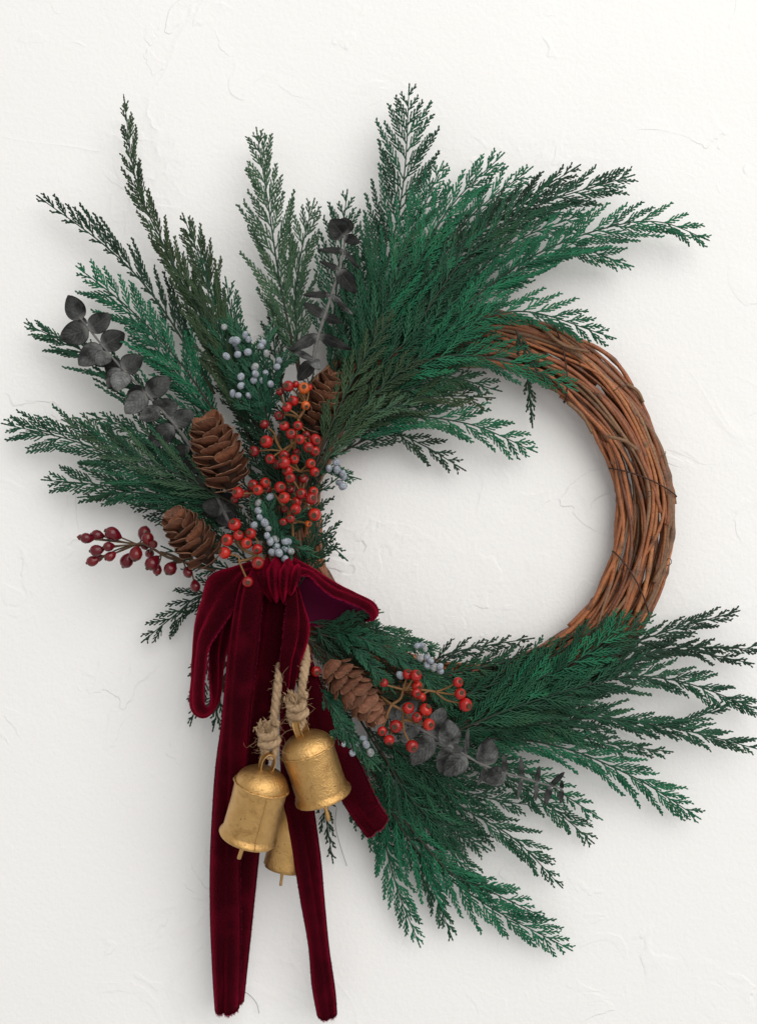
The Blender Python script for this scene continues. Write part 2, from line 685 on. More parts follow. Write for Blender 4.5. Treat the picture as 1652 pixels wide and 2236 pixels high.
def build_wreath():
    rs = np.random.RandomState(7)
    t = thing('grapevine_wreath', 'round wreath of wound brown grapevine bare of greenery on its right side', 'wreath', ring_c)
    cols = [(0.36, 0.120, 0.038), (0.28, 0.088, 0.028), (0.40, 0.155, 0.055), (0.17, 0.052, 0.020), (0.28, 0.090, 0.032), (0.20, 0.105, 0.052)]
    nst = 92
    for k in range(nst):
        span = rs.uniform(3.2, 6.0)
        th0 = rs.uniform(0, 2 * math.pi)
        n = int(span * 34)
        th = np.linspace(th0, th0 + span, n)
        layer = 1.0 if k < 60 else rs.uniform(0.35, 0.75)
        ph0 = rs.uniform(0, 2 * math.pi) if k >= 60 else k / 60 * 2 * math.pi + rs.uniform(-.2, .2)
        ph = ph0 + rs.uniform(-0.30, 0.60) * (th - th0) + 0.28 * np.sin(th * rs.uniform(1.5, 3) + rs.uniform(0, 6)) + 0.10 * np.sin(th * rs.uniform(5, 9) + rs.uniform(0, 6)) + (rs.uniform(-.5, .5) * np.tanh((th - th0 - span * rs.rand()) * 3))
        rad = layer * (0.88 + 0.10 * np.sin(th * rs.uniform(1.5, 4.5) + rs.uniform(0, 6)) + 0.06 * np.sin(th * rs.uniform(7, 12) + rs.uniform(0, 6)))
        if rs.rand() < 0.10:
            rad = rad + 0.22 * np.exp(-((th - th0 - span * rs.rand()) / 0.22) ** 2)
        a = TUBE * 1.0 * rad * np.cos(ph)
        b = TUBE * 0.40 * rad * np.sin(ph) * 1.0
        P = ring_point(th, a, b)
        r0 = S * rs.uniform(3.4, 5.1)
        r = np.full(n, r0) * np.linspace(1.08, 0.8, n)
        r = r * (1 + 0.06 * np.sin(th * 23 + k) + 0.05 * rs.normal(size=n))
        tip = np.zeros(n)
        q = rs.randint(5, 15)
        while q < n - 2:
            r[q] *= rs.uniform(1.28, 1.6)
            r[q + 1] *= 1.2
            tip[q] = 1
            tip[q + 1] = 0.5
            q += rs.randint(16, 34)
        V, F = tube1(P, r, 7)
        at_ = np.concatenate([np.repeat(tip, 7), [1, 1]])
        c = np.array(cols[rs.randint(len(cols))]) * rs.uniform(0.85, 1.7)
        part('vine', t, V, F, M['vine'], {'tip': at_}, color=tuple(c))
    # loose cut ends
    for (x0, y0, x1, y1, h) in ((1366, 838, 1403, 878, .035), (1448, 1040, 1473, 1100, .03), (1327, 952, 1390, 982, .058), (1238, 878, 1292, 946, .040), (1184, 717, 1285, 768, .045), (1235, 1425, 1262, 1395, .04), (1265, 1555, 1290, 1500, .03)):
        mid = ((x0 + x1) / 2 + (6 if x0 > 1230 else -6), (y0 + y1) / 2 + (-4 if x0 > 1230 else 10))
        P = spline([at(x0, y0, h), at(*mid, h + .002), at(x1, y1, h)], 14)
        V, F = tube1(P, S * np.linspace(4.4, 3.2, 14), 7)
        part('vine', t, V, F, M['vine'], {'tip': np.zeros(len(V))}, color=(0.25, 0.13, 0.055))
    # thin binding wires across the bundle
    for (deg, lean) in ((58, .16), (12, -.13), (-22, -.16), (100, .12), (150, .1), (-60, .1)):
        ph = np.linspace(-0.35, math.pi + 0.35, 40)
        th = R(deg) + lean * np.cos(ph) * 0.9
        a = TUBE * 1.05 * np.cos(ph)
        b = TUBE * 0.50 * np.sin(ph) + 0.002
        P = ring_point(th, a, b)
        V, F = tube1(P, S * 1.6, 6)
        part('binding_wire', t, V, F, M['wire'])
    # curly tendrils
    for (x, y, dx, dy, cr) in ((1338, 852, 22, -12, 5), (1372, 1004, 10, 4, 7), (1455, 1235, 8, -12, 8), (1405, 1075, 16, 10, 14), (1388, 905, 14, 20, 4), (1440, 1000, 8, -12, 5), (1290, 855, 14, 8, 5), (1355, 1240, 8, 14, 7), (1420, 1170, 10, 8, 7), (1262, 790, 10, 8, 6), (1300, 1385, -8, 4, 4), (1185, 770, 8, 8, 6)):
        u = np.linspace(0, 1, 30)
        an = u * 7.5 + x
        P = np.array([at(x + dx * q + cr * math.sin(a_) * q, y + dy * q + cr * math.cos(a_) * q, 0.056 - 0.012 * q) for q, a_ in zip(u, an)])
        V, F = tube1(P, S * 1.1 * np.linspace(1, .6, 30), 5)
        part('tendril', t, V, F, M['tendril'])


build_wreath()


# ------------------------------------------------------------------ cedar sprigs
def branchlets(O, d, f, N, L, wid, seg, rs):
    """knobbly scale-leaf branchlets, batched by length; returns V, Q, tip"""
    Vs, Qs, Ts, off = [], [], [], 0
    k = np.clip(np.round(L / seg).astype(int), 1, 14)
    for kk in np.unique(k):
        s = np.where(k == kk)[0]
        n = 2 * kk + 2
        base = np.repeat(np.arange(kk), 2) / kk
        add = np.tile([0.0, 0.66], kk) / kk
        v = np.concatenate([base + add, [0.97, 1.0]])
        rad = np.concatenate([np.tile([0.66, 1.0], kk), [0.62, 0.12]])
        rad = rad * (1 - 0.22 * v)
        vv = v[None, :, None]
        P = O[s][:, None, :] + L[s][:, None, None] * (vv * d[s][:, None, :] + 0.30 * vv ** 2 * (f[s] - d[s])[:, None, :])
        Rr = wid[s][:, None] * rad[None, :] * (1 + 0.10 * rs.normal(size=(len(s), n)))
        V, Q = tubes(P, Rr, N[s], 0.62, 4, 0.0)
        Vs.append(V)
        Qs.append(Q + off)
        Ts.append(np.tile(np.repeat(v, 4), len(s)))
        off += len(V)
    return np.vstack(Vs), np.vstack(Qs), np.concatenate(Ts)


def sprig(label, pts, h, L, Rr, mat, seed, group=None, ang=36, spacing=16.5, sub=30, subsp=12.0, wid=4.5, roll=0.0, t0=0.12, bushy=0.0,
          name='cedar_sprig', cat='cedar sprig', stem_r=2.7, seg=8.5, fat=0.85, tmax=0.965, grow=2.15, slope=1.0):
    """pts: photo units base to tip; h: depth of base and tip (and middle)"""
    rs = np.random.RandomState(seed)
    h = list(h)
    hh = np.interp(np.linspace(0, 1, len(pts)), np.linspace(0, 1, len(h)), h)
    W = np.array([at(x, y, q) for (x, y), q in zip(pts, hh)])
    n = 80
    P = spline(W, n)
    Lw = np.linalg.norm(np.diff(P, axis=0), axis=1).sum()
    u = S * 0.94                                    # world length of one photo unit at this depth
    P = P + np.array([0, 1, 0]) * (0.0015 * np.sin(np.linspace(0, 6, n) + seed))[:, None]
    T = unit(np.gradient(P, axis=0))
    N0 = np.broadcast_to([0, -1.0, 0], P.shape)
    N = unit(N0 - T * (N0 * T).sum(1)[:, None])
    B = np.cross(T, N)
    t = thing(name, label, cat, P[0], group)
    rad = u * np.linspace(stem_r, 1.0, n)
    V, F = tube1(P, rad, 6)
    at_ = np.concatenate([np.repeat(np.clip(np.linspace(0.0, 2.2, n), 0, 1), 6), [0, 1]])
    part('stem', t, V, F, M['stem'], {'tip': at_})
    Lpx = Lw / u
    m = max(4, int(Lpx * (tmax - t0) / spacing))
    ts = np.linspace(t0, tmax, m) + rs.uniform(-.3, .3, m) * (tmax - t0) / m
    ts = np.clip(ts, 0, 0.995)
    for i, tt in enumerate(ts):
        s = 1 if i % 2 else -1
        k = min(n - 1, int(tt * (n - 1)))
        dist = (1 - tt) * Lpx
        side = (Rr if s > 0 else L) * grow
        ln = side * (1 - math.exp(-(dist + 8) * slope / side)) * (0.80 + 0.20 * min(1, tt / 0.25)) * rs.uniform(0.72, 1.15)
        ln = max(ln, 10)
        a = R(ang * 0.84 + rs.normal() * 4)
        ro = R(roll + rs.normal() * 7) + bushy * rs.uniform(-1, 1)
        Nr = N[k] * math.cos(ro) + B[k] * math.sin(ro)
        Br = B[k] * math.cos(ro) - N[k] * math.sin(ro)
        d0 = math.cos(a) * T[k] + math.sin(a) * s * Br + rs.normal() * 0.07 * Nr
        d0 = unit(d0)
        bend = rs.uniform(0.0, 0.40)
        nf = max(5, int(ln / 6))
        v = np.linspace(0, 1, nf)[:, None]
        lw = ln * u
        A = P[k] + lw * (v * d0 + 0.5 * bend * v ** 2 * (T[k] - d0) + 0.012 * np.sin(v * 5 + i) * Br)
        A[:, 1] = np.minimum(A[:, 1], -0.0035)      # keep off the wall
        Ta = unit(np.gradient(A, axis=0))
        # sub branchlets, alternate
        mb = max(2, int(ln / subsp * 1.9))
        vb = np.linspace(0.10, 0.95, mb) + rs.uniform(-.4, .4, mb) / mb
        vb = np.clip(vb, 0.02, 0.98)
        ib = vb * (nf - 1)
        i0 = np.clip(ib.astype(int), 0, nf - 2)
        fr = (ib - i0)[:, None]
        O = A[i0] * (1 - fr) + A[i0 + 1] * fr
        f = unit(Ta[i0] * (1 - fr) + Ta[i0 + 1] * fr)
        sb = np.where(np.arange(mb) % 2 == 0, 1.0, -1.0)[:, None]
        ba = np.cross(f, Nr)
        aa = np.radians(np.clip(ang, 24, 32) + rs.normal(size=mb) * 3)[:, None]
        lift = rs.normal(size=(mb, 1)) * (0.06 + 0.4 * bushy)
        d = unit(np.cos(aa) * f + np.sin(aa) * sb * ba + lift * Nr)
        lb = (np.minimum(sub * 0.64, 0.25 * ln + 1) * np.minimum(1, (1 - vb) * 1.2 + 0.05) + 6) * rs.uniform(0.85, 1.12, mb)
        lb = np.maximum(lb, 7) * u
        wb = np.full(mb, wid * 0.5 * u) * rs.uniform(0.85, 1.15, mb)
        # the frond axis itself is one more, long branchlet
        V1, Q1, t1 = branchlets(O, d, f, np.broadcast_to(Nr, O.shape), lb, wb, seg * u, rs)
        na = 2 * max(2, int(ln / seg)) + 1
        vv = np.linspace(0, nf - 1, na)
        Aa = np.stack([np.interp(vv, np.arange(nf), A[:, c]) for c in range(3)], 1)
        ra = wid * 0.52 * u * np.where(np.arange(na) % 2, 1.0, 0.72) * np.linspace(1.0, 0.72, na)
        ra[-1] *= 0.3
        V2, Q2 = tubes(Aa[None], ra[None], Nr[None], 0.7, 5)
        V = np.vstack([V1, V2])
        V[:, 1] = np.minimum(V[:, 1], -0.0008)
        part('frond', t, V, [np.vstack([Q1, Q2 + len(V1)])], M[mat],
             {'tip': np.concatenate([t1 * (0.35 + 0.65 * tt), np.repeat(np.linspace(0, tt, na), 5)])}, kind='stuff')
    # terminal leader
    na = 9
    k0 = int(0.97 * (n - 1))
    A = np.stack([P[k0] + T[-1] * (q * 30 * u) for q in np.linspace(0, 1, na)])
    ra = wid * 0.5 * u * np.where(np.arange(na) % 2, 1.0, 0.7)
    ra[-1] *= 0.25
    V, Q = tubes(A[None], ra[None], N[-1][None], 0.7, 5)
    part('leader', t, V, [Q], M[mat], {'tip': np.repeat(np.linspace(0.3, 1, na), 5)})
    return t


GL = 'cedar sprigs fanning out to the left'
GU = 'cedar sprigs fanning up and to the right'
GD = 'cedar sprigs fanning down and to the right'
SPRIGS = [
    # --- left fan
    ('dark olive cedar sprig at upper left with the tallest thin tip', [(560, 1000), (455, 740), (370, 560), (300, 400), (270, 205)], (.045, .055, .05, .03), 46, 60, 'olive', dict(ang=20, sub=26, wid=4.3, slope=.62, group=GL)),
    ('dark olive cedar sprig filling in right of the tall thin upper left tip', [(570, 960), (490, 740), (450, 600), (400, 470)], (.05, .06, .045), 60, 66, 'olive', dict(ang=24, sub=32, group=GL)),
    ('thick olive cedar sprig in the body of the upper left clump', [(575, 980), (480, 790), (420, 650), (345, 520)], (.055, .062, .05), 52, 60, 'olive', dict(ang=25, sub=32, group=GL)),
    ('olive green cedar sprig ending beside the frosted upper berries', [(575, 960), (510, 800), (465, 680), (440, 560)], (.055, .065, .055), 44, 56, 'deep', dict(ang=27, sub=32, group=GL)),
    ('short green cedar sprig upright just left of the frosted upper berries', [(560, 900), (520, 760), (495, 620)], (.055, .06, .05), 46, 46, 'deep', dict(ang=30, group=GL)),
    ('slender dark cedar sprig reaching far upper left, side twigs along its upper edge', [(470, 860), (345, 660), (240, 545), (85, 430)], (.04, .045, .03), 13, 72, 'dark', dict(ang=24, sub=26, spacing=19, group=GL)),
    ('bright emerald cedar sprig between slender dark sprig and left grey eucalyptus', [(500, 950), (400, 800), (290, 680), (172, 585)], (.04, .045, .03), 84, 84, 'emerald', dict(ang=34, sub=30, fat=.7, group=GL)),
    ('emerald cedar sprig low behind the left grey eucalyptus leaves', [(500, 990), (420, 860), (340, 760), (285, 690)], (.035, .035, .03), 70, 60, 'emerald', dict(ang=36, group=GL)),
    ('cedar sprig crossing below left eucalyptus, twigs all along its left edge', [(500, 1120), (385, 930), (240, 800), (55, 705)], (.045, .055, .035), 96, 48, 'deep', dict(ang=24, sub=26, spacing=18, group=GL)),
    ('long cedar sprig ending at the left edge of the picture', [(540, 1130), (330, 1030), (170, 965), (8, 925)], (.05, .055, .03), 74, 92, 'deep', dict(ang=30, sub=30, group=GL)),
    ('grey green cedar sprig lying over the long leftward sprig', [(530, 1110), (400, 1040), (280, 985), (145, 920)], (.06, .062, .045), 60, 60, 'grey', dict(ang=30, sub=30, group=GL)),
    ('cedar sprig pointing left just above the burgundy rosehips', [(540, 1170), (360, 1085), (230, 1060), (100, 1048)], (.045, .05, .03), 58, 56, 'deep', dict(ang=30, sub=28, group=GL)),
    ('green cedar sprig filling the fan between leftward sprigs and left eucalyptus', [(520, 1110), (410, 1010), (320, 950), (200, 905)], (.05, .055, .04), 44, 48, 'deep', dict(ang=30, sub=28, group=GL)),
    ('green cedar sprig low in the left fan above the smaller cone', [(540, 1150), (400, 1090), (290, 1075), (180, 1085)], (.05, .055, .035), 44, 44, 'deep', dict(ang=32, sub=28, group=GL)),
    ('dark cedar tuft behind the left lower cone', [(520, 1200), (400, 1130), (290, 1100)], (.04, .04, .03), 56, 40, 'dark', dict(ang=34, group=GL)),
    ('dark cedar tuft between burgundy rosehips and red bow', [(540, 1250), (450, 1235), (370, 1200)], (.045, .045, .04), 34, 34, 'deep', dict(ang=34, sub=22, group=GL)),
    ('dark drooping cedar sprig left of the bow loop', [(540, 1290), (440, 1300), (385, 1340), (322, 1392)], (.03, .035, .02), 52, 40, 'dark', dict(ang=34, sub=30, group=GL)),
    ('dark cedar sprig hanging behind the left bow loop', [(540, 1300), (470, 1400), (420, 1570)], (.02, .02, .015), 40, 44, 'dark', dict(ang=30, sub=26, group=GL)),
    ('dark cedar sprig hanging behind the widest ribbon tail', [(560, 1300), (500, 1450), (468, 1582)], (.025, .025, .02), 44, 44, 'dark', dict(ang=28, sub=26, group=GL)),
    # --- upper fan
    ('pale grey green cedar sprig standing upright left of the middle eucalyptus', [(655, 830), (612, 620), (585, 440), (560, 282)], (.05, .055, .035), 68, 92, 'grey', dict(ang=31, sub=32, fat=.75, group=GU)),
    ('pale grey green cedar sprig half hidden beside the middle eucalyptus', [(655, 830), (645, 660), (660, 540), (684, 442)], (.045, .05, .035), 62, 50, 'grey', dict(ang=30, sub=32, group=GU)),
    ('narrow dark cedar sprig at the foot of the pale upright one', [(625, 880), (600, 760), (592, 640)], (.05, .045, .03), 28, 28, 'dark', dict(ang=26, sub=26, group=GU)),
    ('green cedar sprig whose tip shows above the middle eucalyptus', [(720, 820), (735, 620), (757, 425)], (.035, .035, .025), 72, 72, 'deep', dict(ang=33, sub=30, group=GU)),
    ('tallest cedar sprig, pointing straight up at top centre', [(770, 850), (835, 620), (880, 400), (893, 185)], (.05, .06, .035), 98, 88, 'deep', dict(ang=35, sub=34, fat=.8, group=GU)),
    ('cedar sprig leaning right just beside the tallest one', [(780, 850), (850, 640), (905, 500), (965, 358)], (.055, .06, .04), 78, 62, 'emerald', dict(ang=32, sub=32, group=GU)),
    ('cedar sprig packed left of the tallest one', [(750, 850), (790, 660), (832, 470)], (.05, .055, .045), 60, 62, 'deep', dict(ang=32, sub=32, group=GU)),
    ('emerald cedar sprig slanting up right at one o\'clock', [(800, 840), (900, 600), (985, 450), (1098, 335)], (.05, .055, .04), 58, 62, 'emerald', dict(ang=30, sub=32, group=GU)),
    ('emerald cedar sprig just under the one o\'clock sprig', [(820, 830), (930, 610), (1030, 470), (1160, 365)], (.045, .05, .035), 52, 60, 'emerald', dict(ang=30, sub=30, group=GU)),
    ('dark cedar sprig at upper right ending beyond the one o\'clock sprigs', [(820, 830), (960, 590), (1110, 460), (1265, 360)], (.05, .05, .04), 58, 66, 'dark', dict(ang=28, sub=30, group=GU)),
    ('dark cedar sprig below it reaching farther right', [(840, 830), (1000, 580), (1160, 455), (1385, 382)], (.055, .055, .04), 58, 76, 'deep', dict(ang=28, sub=30, group=GU)),
    ('emerald cedar sprig filling the gap under the dark upper right sprigs', [(850, 820), (1010, 630), (1120, 530), (1282, 464)], (.05, .05, .035), 58, 56, 'emerald', dict(ang=30, sub=30, group=GU)),
    ('long emerald cedar sprig arching farthest right with a drooping tip', [(860, 800), (1020, 660), (1170, 555), (1330, 496), (1440, 486), (1548, 526)], (.05, .055, .04, .03), 56, 88, 'emerald', dict(ang=30, sub=26, spacing=20, t0=.2, group=GU)),
    ('emerald cedar side spray under the long arching sprig', [(1030, 660), (1170, 570), (1260, 545), (1372, 578)], (.05, .05, .035), 40, 44, 'emerald', dict(ang=30, sub=24, group=GU)),
    ('short emerald cedar spray in the middle of the right gap', [(840, 800), (1000, 700), (1080, 640), (1140, 605)], (.055, .055, .045), 54, 52, 'emerald', dict(ang=32, sub=30, group=GU)),
    ('emerald cedar sprig lying along the top of the bare vine', [(840, 830), (1010, 715), (1150, 680), (1338, 737)], (.06, .066, .055), 50, 60, 'emerald', dict(ang=30, sub=28, group=GU)),
    ('bright cedar sprig crossing onto the bare vine with a broad fan tip', [(820, 850), (960, 780), (1110, 790), (1252, 850)], (.065, .075, .065), 62, 58, 'emerald', dict(ang=32, sub=30, fat=.65, group=GU)),
    ('dark cedar tip hanging over the top of the vine', [(1125, 720), (1140, 755), (1165, 800)], (.06, .065, .066), 30, 30, 'dark', dict(ang=24, sub=22, t0=.05, spacing=11, group=GU)),
    ('small dark cedar tip hanging inside the ring near its top', [(1150, 810), (1155, 860), (1160, 912)], (.045, .04, .035), 20, 20, 'dark', dict(ang=22, sub=18, t0=.05, spacing=11, group=GU)),
    ('dull olive cedar sprig pointing right across the ring opening', [(740, 960), (880, 880), (970, 865), (1068, 868)], (.06, .06, .045), 56, 44, 'olive', dict(ang=30, sub=28, group=GU)),
    ('bright emerald cedar sprig spread inside the ring opening', [(720, 990), (860, 915), (1020, 925), (1165, 984)], (.055, .05, .03), 66, 56, 'emerald', dict(ang=33, sub=27, fat=.65, group=GU)),
    ('dark cedar sprig lowest inside the ring opening', [(720, 1000), (840, 945), (920, 970), (1004, 1020)], (.045, .035, .025), 36, 50, 'dark', dict(ang=34, sub=25, group=GU)),
    ('olive cedar sprig leaning over the cone behind the red berries', [(690, 1010), (735, 900), (790, 790), (850, 690)], (.075, .085, .075), 42, 56, 'olive', dict(ang=27, sub=32, wid=4.6, group=GU)),
    ('olive cedar sprig right of the red berries', [(690, 1020), (770, 910), (850, 830), (940, 760)], (.075, .08, .07), 46, 54, 'olive', dict(ang=28, sub=32, wid=4.6, group=GU)),
    ('grey tinged cedar sprig low right of the red berries', [(690, 1040), (745, 960), (820, 900), (905, 880)], (.075, .08, .07), 40, 44, 'grey', dict(ang=28, sub=26, group=GU)),
    ('small dark cedar tip right below the red berries', [(620, 1140), (680, 1150), (744, 1210)], (.05, .05, .045), 30, 20, 'deep', dict(ang=34, sub=20, t0=.3, group=GU)),
    ('small cedar twig above it beside the red berries', [(640, 1120), (690, 1080), (728, 1050)], (.05, .05, .045), 16, 16, 'juniper', dict(ang=34, sub=16, group=GU)),
    # --- lower fan
    ('cedar sprig spread over the lower vine with blunt upright tips', [(960, 1600), (1160, 1510), (1300, 1420), (1425, 1345)], (.06, .07, .06), 76, 70, 'deep', dict(ang=34, sub=34, fat=.5, group=GD)),
    ('green cedar sprig hiding the inner edge of the lower vine', [(880, 1560), (1030, 1510), (1170, 1455), (1290, 1375)], (.062, .07, .06), 44, 44, 'deep', dict(ang=34, sub=30, group=GD)),
    ('green cedar sprig edging the lower ring opening below its dark tips', [(850, 1495), (980, 1468), (1100, 1446), (1218, 1395)], (.056, .062, .052), 26, 36, 'deep', dict(ang=34, sub=28, group=GD)),
    ('green cedar sprig rising over the vine where bare bark begins', [(1000, 1560), (1180, 1480), (1290, 1420), (1370, 1340)], (.065, .074, .064), 48, 48, 'emerald', dict(ang=34, sub=30, group=GD)),
    ('dark cedar sprig rising farthest up at the lower right edge', [(1000, 1580), (1250, 1460), (1430, 1385), (1612, 1333)], (.05, .055, .035), 36, 54, 'dark', dict(ang=24, sub=24, t0=.25, group=GD)),
    ('dark cedar sprig running level off the right edge', [(1020, 1580), (1300, 1470), (1460, 1415), (1670, 1418)], (.05, .05, .03), 34, 48, 'dark', dict(ang=22, sub=22, spacing=19, t0=.2, group=GD)),
    ('dark cedar side spray just below the level one', [(1150, 1540), (1350, 1445), (1480, 1420), (1640, 1448)], (.05, .048, .03), 30, 30, 'dark', dict(ang=22, sub=20, spacing=19, group=GD)),
    ('green cedar sprig running off the right edge, third from the top', [(1000, 1600), (1300, 1490), (1470, 1485), (1665, 1552)], (.055, .055, .03), 50, 54, 'deep', dict(ang=26, sub=28, t0=.2, group=GD)),
    ('green cedar sprig with a tip turned up near the right edge', [(980, 1610), (1250, 1555), (1440, 1590), (1600, 1530)], (.05, .05, .03), 28, 30, 'deep', dict(ang=22, sub=22, spacing=20, group=GD)),
    ('green cedar sprig leaving the right edge lowest', [(960, 1610), (1260, 1570), (1470, 1590), (1675, 1640)], (.05, .05, .03), 46, 40, 'deep', dict(ang=24, sub=26, group=GD)),
    ('thin cedar sprig pointing right under the lowest edge crossing sprig', [(1000, 1610), (1230, 1605), (1340, 1625), (1460, 1640)], (.045, .045, .03), 30, 34, 'deep', dict(ang=24, sub=24, group=GD)),
    ('dense green cedar sprig in the middle of the lower right mass', [(940, 1620), (1120, 1545), (1260, 1500), (1390, 1470)], (.07, .075, .06), 64, 66, 'deep', dict(ang=34, sub=34, group=GD)),
    ('long green cedar sprig slanting down right past the eucalyptus end', [(930, 1610), (1180, 1620), (1370, 1690), (1528, 1788)], (.045, .045, .025), 54, 58, 'emerald', dict(ang=28, sub=28, group=GD)),
    ('cedar sprig behind the end of the lower eucalyptus', [(900, 1620), (1080, 1680), (1200, 1760), (1290, 1836)], (.04, .035, .02), 54, 50, 'deep', dict(ang=30, sub=26, group=GD)),
    ('thin cedar sprig tip right of the lower eucalyptus end', [(1000, 1640), (1160, 1690), (1230, 1735), (1303, 1782)], (.035, .03, .02), 34, 30, 'emerald', dict(ang=30, sub=22, group=GD)),
    ('cedar sprig slanting steeply down right with sparse tip', [(840, 1620), (990, 1750), (1120, 1830), (1222, 1932)], (.045, .04, .02), 58, 48, 'deep', dict(ang=30, sub=26, group=GD)),
    ('dark cedar sprig in the shade under the steep sparse one', [(830, 1640), (930, 1780), (1000, 1880), (1060, 1960)], (.05, .045, .025), 56, 40, 'deep', dict(ang=28, sub=26, group=GD)),
    ('bright emerald cedar sprig reaching lowest at right', [(800, 1640), (890, 1830), (1040, 1960), (1248, 2075)], (.045, .04, .02), 66, 66, 'emerald', dict(ang=33, sub=30, group=GD)),
    ('bright cedar side spray above the lowest emerald sprig', [(880, 1790), (980, 1900), (1080, 1950), (1188, 2005)], (.045, .04, .025), 44, 40, 'emerald', dict(ang=32, sub=26, group=GD)),
    ('bright cedar sprig dropping almost straight down below the short ribbon tail', [(790, 1650), (835, 1820), (870, 1950), (914, 2060)], (.035, .03, .02), 50, 50, 'emerald', dict(ang=28, sub=28, group=GD)),
    ('narrow cedar sprig dropping between the two lowest bright ones', [(810, 1680), (890, 1830), (940, 1930), (984, 2042)], (.04, .035, .022), 42, 42, 'deep', dict(ang=24, sub=28, group=GD)),
    ('dark cedar sprig hanging just right of the middle bell clapper', [(690, 1600), (705, 1740), (725, 1868)], (.025, .022, .015), 26, 26, 'dark', dict(ang=28, sub=20, t0=.3, group=GD)),
    ('dark cedar sprig hanging behind the short ribbon tail', [(740, 1620), (780, 1750), (825, 1862)], (.03, .025, .018), 46, 30, 'deep', dict(ang=28, sub=24, group=GD)),
    ('green cedar sprig under the lower berries and eucalyptus', [(830, 1600), (950, 1700), (1060, 1740), (1180, 1760)], (.05, .045, .03), 62, 60, 'deep', dict(ang=32, sub=30, group=GD)),
    ('green cedar sprig beneath the lower cone and eucalyptus leaves', [(800, 1580), (880, 1720), (960, 1800), (1050, 1850)], (.05, .05, .03), 64, 60, 'deep', dict(ang=32, sub=30, group=GD)),
    ('dark cedar sprig on the upper edge of the lower group', [(920, 1520), (1030, 1460), (1100, 1440), (1198, 1425)], (.05, .045, .03), 40, 36, 'dark', dict(ang=30, sub=26, group=GD)),
    ('short dark cedar tip above that upper edge sprig', [(900, 1480), (970, 1430), (1060, 1410), (1150, 1395)], (.045, .04, .03), 24, 34, 'dark', dict(ang=28, sub=22, group=GD)),
    ('green cedar sprig behind the three outlying red berries', [(880, 1560), (1020, 1520), (1120, 1480), (1215, 1420)], (.055, .055, .045), 56, 52, 'deep', dict(ang=32, sub=30, group=GD)),
]
FILL = [
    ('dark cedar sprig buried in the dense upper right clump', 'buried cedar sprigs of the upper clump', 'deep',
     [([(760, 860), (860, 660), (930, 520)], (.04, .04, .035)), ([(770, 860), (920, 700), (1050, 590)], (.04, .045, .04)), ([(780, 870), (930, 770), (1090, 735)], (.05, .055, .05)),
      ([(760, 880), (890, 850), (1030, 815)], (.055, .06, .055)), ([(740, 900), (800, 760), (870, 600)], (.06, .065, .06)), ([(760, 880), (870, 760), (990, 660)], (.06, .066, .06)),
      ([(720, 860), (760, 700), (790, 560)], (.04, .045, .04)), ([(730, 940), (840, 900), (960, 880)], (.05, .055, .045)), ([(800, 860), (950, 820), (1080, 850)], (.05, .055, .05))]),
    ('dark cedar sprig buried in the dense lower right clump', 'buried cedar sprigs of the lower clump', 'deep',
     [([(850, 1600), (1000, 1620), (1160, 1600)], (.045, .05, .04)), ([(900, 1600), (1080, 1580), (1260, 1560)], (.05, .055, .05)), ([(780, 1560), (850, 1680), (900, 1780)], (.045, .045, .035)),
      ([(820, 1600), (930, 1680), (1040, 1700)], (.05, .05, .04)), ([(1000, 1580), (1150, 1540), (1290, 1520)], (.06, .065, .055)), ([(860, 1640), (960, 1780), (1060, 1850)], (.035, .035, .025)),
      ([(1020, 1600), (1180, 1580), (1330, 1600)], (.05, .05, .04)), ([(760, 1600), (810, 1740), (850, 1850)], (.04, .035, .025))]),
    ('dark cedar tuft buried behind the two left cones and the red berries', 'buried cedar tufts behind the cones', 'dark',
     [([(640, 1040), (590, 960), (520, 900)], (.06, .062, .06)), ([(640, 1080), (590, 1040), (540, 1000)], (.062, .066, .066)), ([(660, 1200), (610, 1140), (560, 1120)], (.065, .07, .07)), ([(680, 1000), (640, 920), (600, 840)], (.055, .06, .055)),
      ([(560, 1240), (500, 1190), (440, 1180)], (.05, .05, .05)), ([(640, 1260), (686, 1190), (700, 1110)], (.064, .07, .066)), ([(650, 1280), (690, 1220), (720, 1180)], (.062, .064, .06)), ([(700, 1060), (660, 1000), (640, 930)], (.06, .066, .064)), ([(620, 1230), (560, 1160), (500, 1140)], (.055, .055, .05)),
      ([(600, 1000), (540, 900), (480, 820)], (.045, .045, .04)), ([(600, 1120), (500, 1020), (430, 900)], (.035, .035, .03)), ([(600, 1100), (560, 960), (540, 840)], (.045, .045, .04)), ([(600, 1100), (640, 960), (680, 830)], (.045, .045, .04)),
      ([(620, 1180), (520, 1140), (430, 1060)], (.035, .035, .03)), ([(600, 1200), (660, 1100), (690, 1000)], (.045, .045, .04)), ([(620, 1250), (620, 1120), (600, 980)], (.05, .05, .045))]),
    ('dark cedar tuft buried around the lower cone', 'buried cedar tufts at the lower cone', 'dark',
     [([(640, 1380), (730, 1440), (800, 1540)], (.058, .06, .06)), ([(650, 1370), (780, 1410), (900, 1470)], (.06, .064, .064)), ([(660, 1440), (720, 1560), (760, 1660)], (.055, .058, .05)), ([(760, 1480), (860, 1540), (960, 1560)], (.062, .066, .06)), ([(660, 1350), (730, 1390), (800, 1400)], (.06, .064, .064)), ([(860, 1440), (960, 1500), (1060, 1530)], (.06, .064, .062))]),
]
_sd = 100
for (lab, pts, h, L_, R_, mt, kw) in SPRIGS:
    _sd += 1
    sprig(lab, pts, h, L_, R_, mt, _sd, **kw)
